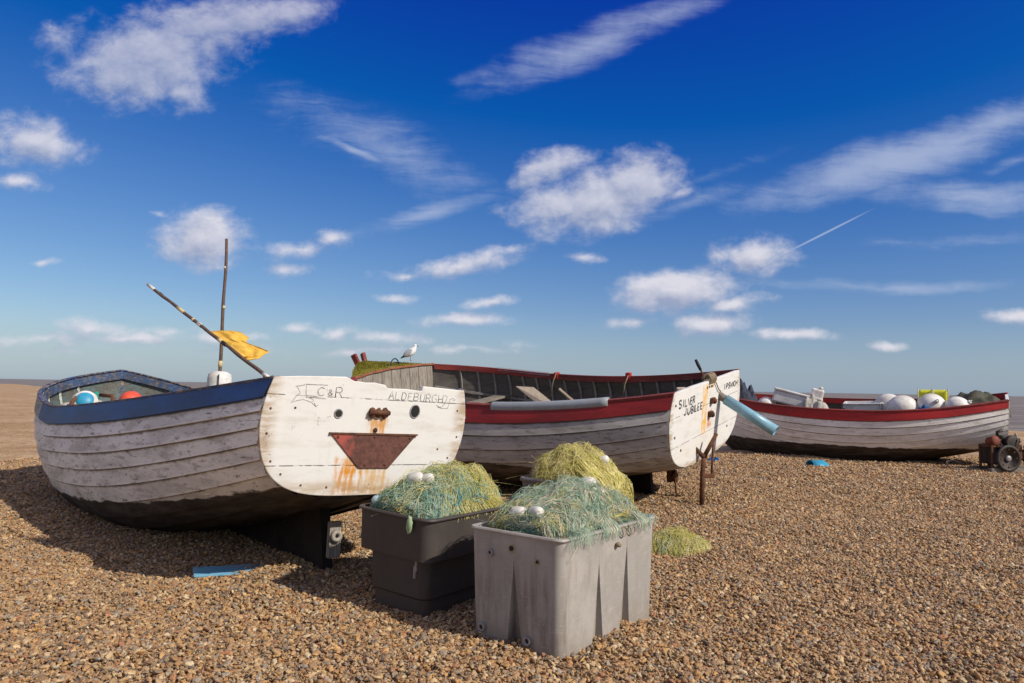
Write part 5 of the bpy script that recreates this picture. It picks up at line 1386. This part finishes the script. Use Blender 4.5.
hanks(hp1, 'pale_hank', M_tww, n1, 6, 16, .0013)
hanks(hp1, 'dark_hank', M_twdg, n1, 4, 30, .0014)
drape(hp1, 'overhanging_twine', M_twg, n1, [(-.46, -.30), (-.12, .03), (.27, .42)], 55, .0013, .035, .07)
drape(hp1, 'overhanging_cord', M_tww, n1, [(-.04, .02), (.28, .38)], 14, .0018, .035, .05)
for x, y, rz in ((-.06, -.44, .15), (.065, -.43, -.2)): net_float(x, y, hp1, n1, M_palewhite, (.15, PI / 2 - .1, rz), .036, 1.55, .04)
net_float(-.05, .30, hp1, n1, M_palewhite, (.2, 1.3, .4), .045, 1.5, .03)
m = MB(); pts = [(-.06 + .052 * k_, -.36 + .075 * k_) for k_ in range(7)]; m.tube([(x, y, hp1.z(x, y) + .035) for x, y in pts], .011, 7); m.build('pink_rope', M_pink, n1)
for sx_, sy_, cnt in ((.10, .22, 9), (.24, .20, 9)):
    m = MB()
    for k_ in range(cnt):
        x = sx_ + rnd.gauss(0, .012) + .012 * k_; y = sy_ + rnd.gauss(0, .012) - .028 * k_ + .06
        m.ball((x, y, hp1.z(x, y) + .03), .019, (1, 1, .8), 10, 6, lump=.3, seed=k_)
    m.build('knotted_headline', M_tww if sx_ < .2 else M_rope, n1)
# net in the dark bin: green and yellow with blue rope
hp2 = Heap(W2 / 2 - .022, D2 / 2 - .022, .235, (.3, .5), 3.2, .34, 4.7, ex=.52)
n2 = thing('fishing_net', 'mixed green and yellow net with blue rope heaped in the dark bin', 'fishing net', bin2.location + Vector((0, 0, H2 - .03)), R(-36.9))
n2.rotation_euler = (0, R(2.2), R(-36.9))
back = lambda u_, v_: max(0.03, min(1, (v_ + .25) * 1.6)); frontr = lambda u_, v_: max(.05, min(1, .75 - v_ * 1.1))
hp2.core(M_coregy, n2)
hp2.twine('green_twine', M_twg, n2, 300, .0014, 28, .02, 2.0, (.0, .03), frontr, .2, lim=.94)
hp2.twine('dark_green_twine', M_twdg, n2, 300, .0019, 28, .02, 2.0, (-.005, .02), frontr, lim=.94)
hp2.twine('yellow_twine', M_twy, n2, 650, .0012, 30, .018, 2.2, (.0, .04), back, .3, lim=.96)
hp2.twine('blue_rope', M_twb, n2, 30, .0042, 26, .030, .55, (.005, .035), frontr, .1, lim=.92)
hp2.twine('blue_rope', M_twb, n2, 18, .0048, 24, .034, .12, (.01, .03), lambda u_, v_: 1 if u_ > .1 else .1, .0, R(75), lim=.95)
hp2.twine('pale_cord', M_tww, n2, 50, .0030, 22, .030, .5, (.01, .03), lim=.92)
fuzz(hp2, 'loose_ends', M_twy, n2, 900, .0008, .10, back)
for s_, (mt_, dd_, rg_) in enumerate(((M_twg, .06, frontr), (M_twdg, .08, frontr), (M_twy, .05, back), (M_twy, .06, back), (M_twb, .14, frontr))): mesh_sheet(hp2, 'mesh_netting', mt_, n2, .0014, dd_, 7.7 + s_ * 2.3, .92, .006 + .005 * s_, region=rg_)
hp2.twine('green_mesh_line', M_twg, n2, 260, .0016, 26, .032, .30, (.0, .04), frontr, .35, lim=.93)
hp2.twine('yellow_mesh_line', M_twy, n2, 360, .0014, 26, .032, .30, (.0, .05), back, .35, lim=.95)
hanks(hp2, 'green_hank', M_twg, n2, 5, 30, .0014, region=frontr)
hanks(hp2, 'yellow_hank', M_twy, n2, 5, 30, .0013, region=back, lim=.97)
hanks(hp2, 'blue_hank', M_twb, n2, 7, 12, .0024, region=frontr)
hanks(hp2, 'dark_hank', M_twdg, n2, 7, 26, .0016)
drape(hp2, 'overhanging_twine', M_twy, n2, [(-.2, .35)], 80, .0013, .035, .05)
net_float(-.02, -.24, hp2, n2, M_palewhite, (.2, 1.3, .4), .042, 1.5, .05)
net_float(.06, -.20, hp2, n2, M_palewhite, (.2, 1.3, .4), .036, 1.3, .045)
m = MB(); m.ball((-.20, -.40, hp2.z(-.20, -.40) + .03), .047, (1.1, 1, .8), 14, 10); m.build('float', plain('pale_blue_float', (.45, .60, .62), .6), n2)
# net in the rear bin: yellow, spilling to the right
hp3 = Heap(W3 / 2 + .01, D3 / 2 + .01, .295, (.0, -.05), 2.6, .26, 9.2, ex=.52)
n3 = thing('fishing_net', 'yellow net mounded high in the rear bin by the grey hull', 'fishing net', bin3.location + Vector((0, 0, H3 - .04)), R(-33))
hp3.core(M_corey, n3)
hp3.twine('yellow_twine', M_twy, n3, 800, .0016, 30, .02, 2.2, (.0, .035), stray=.3)
hp3.twine('green_twine', M_twg, n3, 60, .0030, 22, .034, .3, (.0, .02))
hp3.twine('pale_cord', M_pink, n3, 70, .0030, 22, .032, .5, (.005, .03))
fuzz(hp3, 'loose_ends', M_twy, n3, 900, .0010, .11)
for s_, (mt_, dd_) in enumerate(((M_twy, .05), (M_twy, .06), (M_twy, .07), (M_pink, .16))): mesh_sheet(hp3, 'mesh_netting', mt_, n3, .0017, dd_, 3.3 + s_ * 2.9, .96, .006 + .006 * s_)
hp3.twine('yellow_mesh_line', M_twy, n3, 500, .0017, 26, .034, .30, (.0, .05), None, .35)
hanks(hp3, 'yellow_hank', M_twy, n3, 6, 34, .0016)
hanks(hp3, 'pale_hank', M_pink, n3, 7, 14, .0018)
for x, y in ((.30, .02), (-.06, .22)): net_float(x, y, hp3, n3, M_palewhite, (.2, 1.3, .4), .045, 1.4, .03)
# skirt of yellow net hanging over the right-hand side of the rear bin
out = []
for _ in range(420):
    y0 = rnd.uniform(-.46, .40); x0 = W3 / 2 - rnd.uniform(.05, .2); dr = rnd.uniform(.12, .34); pl_ = []
    for q in np.linspace(0, 1, 12):
        pl_.append((x0 + min(q * 2.2, 1) * (W3 / 2 + .03 + rnd.uniform(0, .05) - x0), y0 + .05 * math.sin(q * 5 + y0 * 9) , hp3.z(x0, y0) * (1 - min(1, q * 2)) + .05 * (1 - q) - dr * max(0, q - .35) / .65 + rnd.gauss(0, .004)))
    out.append(pl_)
V_, F_ = polytubes(np.array(out), .003, 3); o = fast_mesh('hanging_twine', V_, F_, M_twy, n3); o['kind'] = 'stuff'
# scrap of yellow net on the shingle
hp4 = Heap(.34, .22, .15, (-.25, 0), 2.0, .3, 6.6)
n4 = thing('fishing_net', 'small yellow net scrap lying on the shingle right of the nearest bin', 'fishing net', (1.56, 7.13, beach_h(1.56, 7.13) + .0), R(12))
hp4.core(M_corey, n4)
hp4.twine('yellow_twine', M_twy, n4, 800, .0014, 24, .017, 2.2, (.0, .03), stray=.3)
hp4.twine('green_twine', M_twg, n4, 50, .0024, 18, .028, .5, (.0, .02), stray=.3)
fuzz(hp4, 'loose_ends', M_twy, n4, 400, .0009, .07)
mesh_sheet(hp4, 'mesh_netting', M_twy, n4, .0016, .07, 5.5, .95)

# ------------------------------------------------------------------ bits on the shingle
def g(x, y, dz=0.0): return Vector((x, y, beach_h(x, y) + dz))
m = MB(); m.box((0, 0, 0), (.56, .14, .018)); o = m.build('painted_board', M_bluewood, None, .004); o.location = g(-2.16, 5.97, .032); o.rotation_euler = (.30, .03, math.atan2(.24, .48)); tag(o, 'sky blue painted board lying on shingle in front of the navy-railed boat', 'board')
hpipe = MB(); n_ = 14; vs = []
for x in (-.19, .19):
    for r_ in (.125, .112):
        for k_ in range(n_): a = lerp(.05, PI * 1.05, k_ / (n_ - 1)); vs.append((x + (.05 * math.sin(a * 2.3) if x > 0 else 0), r_ * math.cos(a), r_ * math.sin(a)))
fs = []
for k_ in range(n_ - 1): fs += [(k_, k_ + 1, 2 * n_ + k_ + 1, 2 * n_ + k_), (n_ + k_, 3 * n_ + k_, 3 * n_ + k_ + 1, n_ + k_ + 1), (k_, n_ + k_, n_ + k_ + 1, k_ + 1), (2 * n_ + k_, 2 * n_ + k_ + 1, 3 * n_ + k_ + 1, 3 * n_ + k_)]
fs += [(0, 2 * n_, 3 * n_, n_), (n_ - 1, 2 * n_ - 1, 4 * n_ - 1, 3 * n_ - 1)]
hpipe.add(vs, fs, True); o = hpipe.build('pipe_fragment', M_cyan); o.location = g(6.22, 15.30, .0); o.rotation_euler = (0, .04, .35); tag(o, 'broken bright blue half pipe lying in front of the red-railed white boat', 'pipe')
# rusty forked stand behind the second transom
st = thing('forked_stand', 'rusty forked post standing on the shingle under the pale blue pipe', 'post', tuple(g(2.50, 9.86)))
m = MB(); m.tube([(0, 0, -.12), (.012, 0, .4), (.03, 0, .68)], [.034, .032, .030], 8); m.build('post', M_rust, st)
for q in ((-.13, -.03, .80), (.20, .02, .95)):
    m = MB(); m.tube([(.03, 0, .64), q], [.032, .026], 8); m.build('fork_arm', M_rust, st)
m = MB(); m.tube([(.16, .03, .86), (.15, .03, .62), (.135, .02, .40)], .014, 6); m.build('rod', M_rust, st)
m = MB(); m.beam((.0, 0, .40), (.17, .02, .40), .05, .06); m.build('bracket', M_rust, st, .008)

# ------------------------------------------------------------------ winch at the far right
wz = thing('beach_winch', 'rusty motor winch with flywheel standing beside the red-railed boat', 'winch', tuple(g(9.72, 15.12)), R(8))
M_iron = plain('oily_iron', (.045, .030, .024), .6, .6, 14, .4, col2=(.018, .014, .012), bump=.4)
M_steel = plain('pale_steel', (.36, .35, .34), .45, .4, 20, .5, metal=.3)
M_rustred = plain('rust_red_tank', (.22, .055, .03), .7, .5, 10, .3)
for y_ in (-.22, .28):
    m = MB(); m.box((.30, y_, .05), (1.25, .10, .10)); m.build('skid', M_oldwood, wz, .01)
m = MB()
for x_ in (-.25, -.06):
    m.box((x_, -.20, .30), (.04, .04, .50)); m.box((x_, .10, .30), (.04, .04, .50))
m.box((-.155, -.20, .53), (.23, .04, .04)); m.box((-.155, .10, .53), (.23, .04, .04)); m.box((-.25, -.05, .53), (.04, .27, .04))
m.build('frame', M_rust, wz, .006)
fx, fz_ = .02, .30
m = MB(); m.lathe([(.20, -.03), (.255, -.03), (.262, -.015), (.262, .015), (.255, .03), (.20, .03), (.20, .012), (.01, .012), (.01, -.012), (.20, -.012), (.20, -.03)], 32, Matrix.Translation((fx, -.30, fz_)) @ Matrix.Rotation(PI / 2, 4, 'X')); fw_ = m.build('flywheel', M_iron, wz)
m = MB(); m.lathe([(.02, -.03), (.06, -.03), (.06, .0), (.04, .01), (.02, .015)], 20, Matrix.Translation((fx - .02, -.34, fz_)) @ Matrix.Rotation(PI / 2, 4, 'X')); m.build('hub', M_steel, fw_)
m = MB()
for k_ in range(8): a = 2 * PI * k_ / 8; m.ball((fx + .17 * math.cos(a), -.315, fz_ + .17 * math.sin(a)), .018, (1, .6, 1), 8, 6)
m.build('bolt_ring', M_rust, fw_)
m = MB(); m.box((.06, .02, .36), (.42, .40, .40)); m.box((.04, .0, .60), (.26, .26, .12)); m.tube([(.10, -.05, .62), (.10, -.05, .74)], .09, 14); m.build('engine_block', M_iron, wz, .02)
m = MB(); m.lathe([(.01, -.10), (.085, -.10), (.10, -.08), (.10, .08), (.085, .10), (.01, .10)], 20, Matrix.Translation((-.16, -.12, .62)) @ Matrix.Rotation(PI / 2.4, 4, 'X')); m.build('fuel_tank', M_rustred, wz)
m = MB(); m.lathe([(.02, -.03), (.13, -.03), (.15, -.02), (.12, 0), (.15, .02), (.13, .03), (.02, .03)], 24, Matrix.Translation((.18, -.22, .60)) @ Matrix.Rotation(PI / 2, 4, 'X')); m.build('belt_pulley', M_iron, wz)
m = MB(); m.tube([(.26 + .05 * math.cos(a), -.20, .58 + .20 * math.sin(a)) for a in np.linspace(-1.2, 1.4, 12)], .022, 8); m.build('exhaust_pipe', M_steel, wz)
m = MB(); m.lathe([(.02, -.22), (.20, -.22), (.20, -.19), (.11, -.18), (.11, .18), (.20, .19), (.20, .22), (.02, .22)], 24, Matrix.Translation((.62, .02, .34)) @ Matrix.Rotation(PI / 2, 4, 'X')); m.build('cable_drum', M_rust, wz)
m = MB(); m.tube([(.40, -.27, .52), (.85, -.26, .53)], .035, 10); m.tube([(.42, -.27, .20), (.90, -.27, .17)], .03, 10); m.build('side_pipe', M_palewhite, wz)
m = MB()
for k_ in range(9): a = rnd.uniform(0, 6.28); x0 = rnd.uniform(-.15, .3); m.tube([(x0, -.22, rnd.uniform(.35, .6)), (x0 + rnd.uniform(-.1, .1), -.26, rnd.uniform(.3, .7)), (x0 + rnd.uniform(-.2, .2), -.15, rnd.uniform(.5, .75))], rnd.uniform(.008, .016), 6)
m.build('fuel_line', M_iron, wz)
m = MB(); m.box((.33, -.12, .42), (.14, .22, .30)); m.box((.36, -.1, .64), (.10, .16, .10)); m.build('gearbox', M_rust, wz, .015)
m = MB(); m.tube([(.05, .0, .70), (.03, -.02, .80), (.12, -.05, .84)], .03, 8); m.build('intake', M_iron, wz)
hz_ = MB(); o0 = g(9.20, 15.35); hz_.tube([g(9.22, 15.45, .12) - o0, g(9.05, 15.45, .18) - o0, g(8.92, 15.42, .15) - o0, g(8.87, 15.30, .05) - o0, g(8.95, 15.18, .02) - o0, g(9.12, 15.10, .02) - o0, g(9.36, 15.05, .03) - o0], .020, 8); o = hz_.build('hose_loop', M_rope); o.location = o0; tag(o, 'pale looped hose on the shingle left of the rusty winch', 'hose')
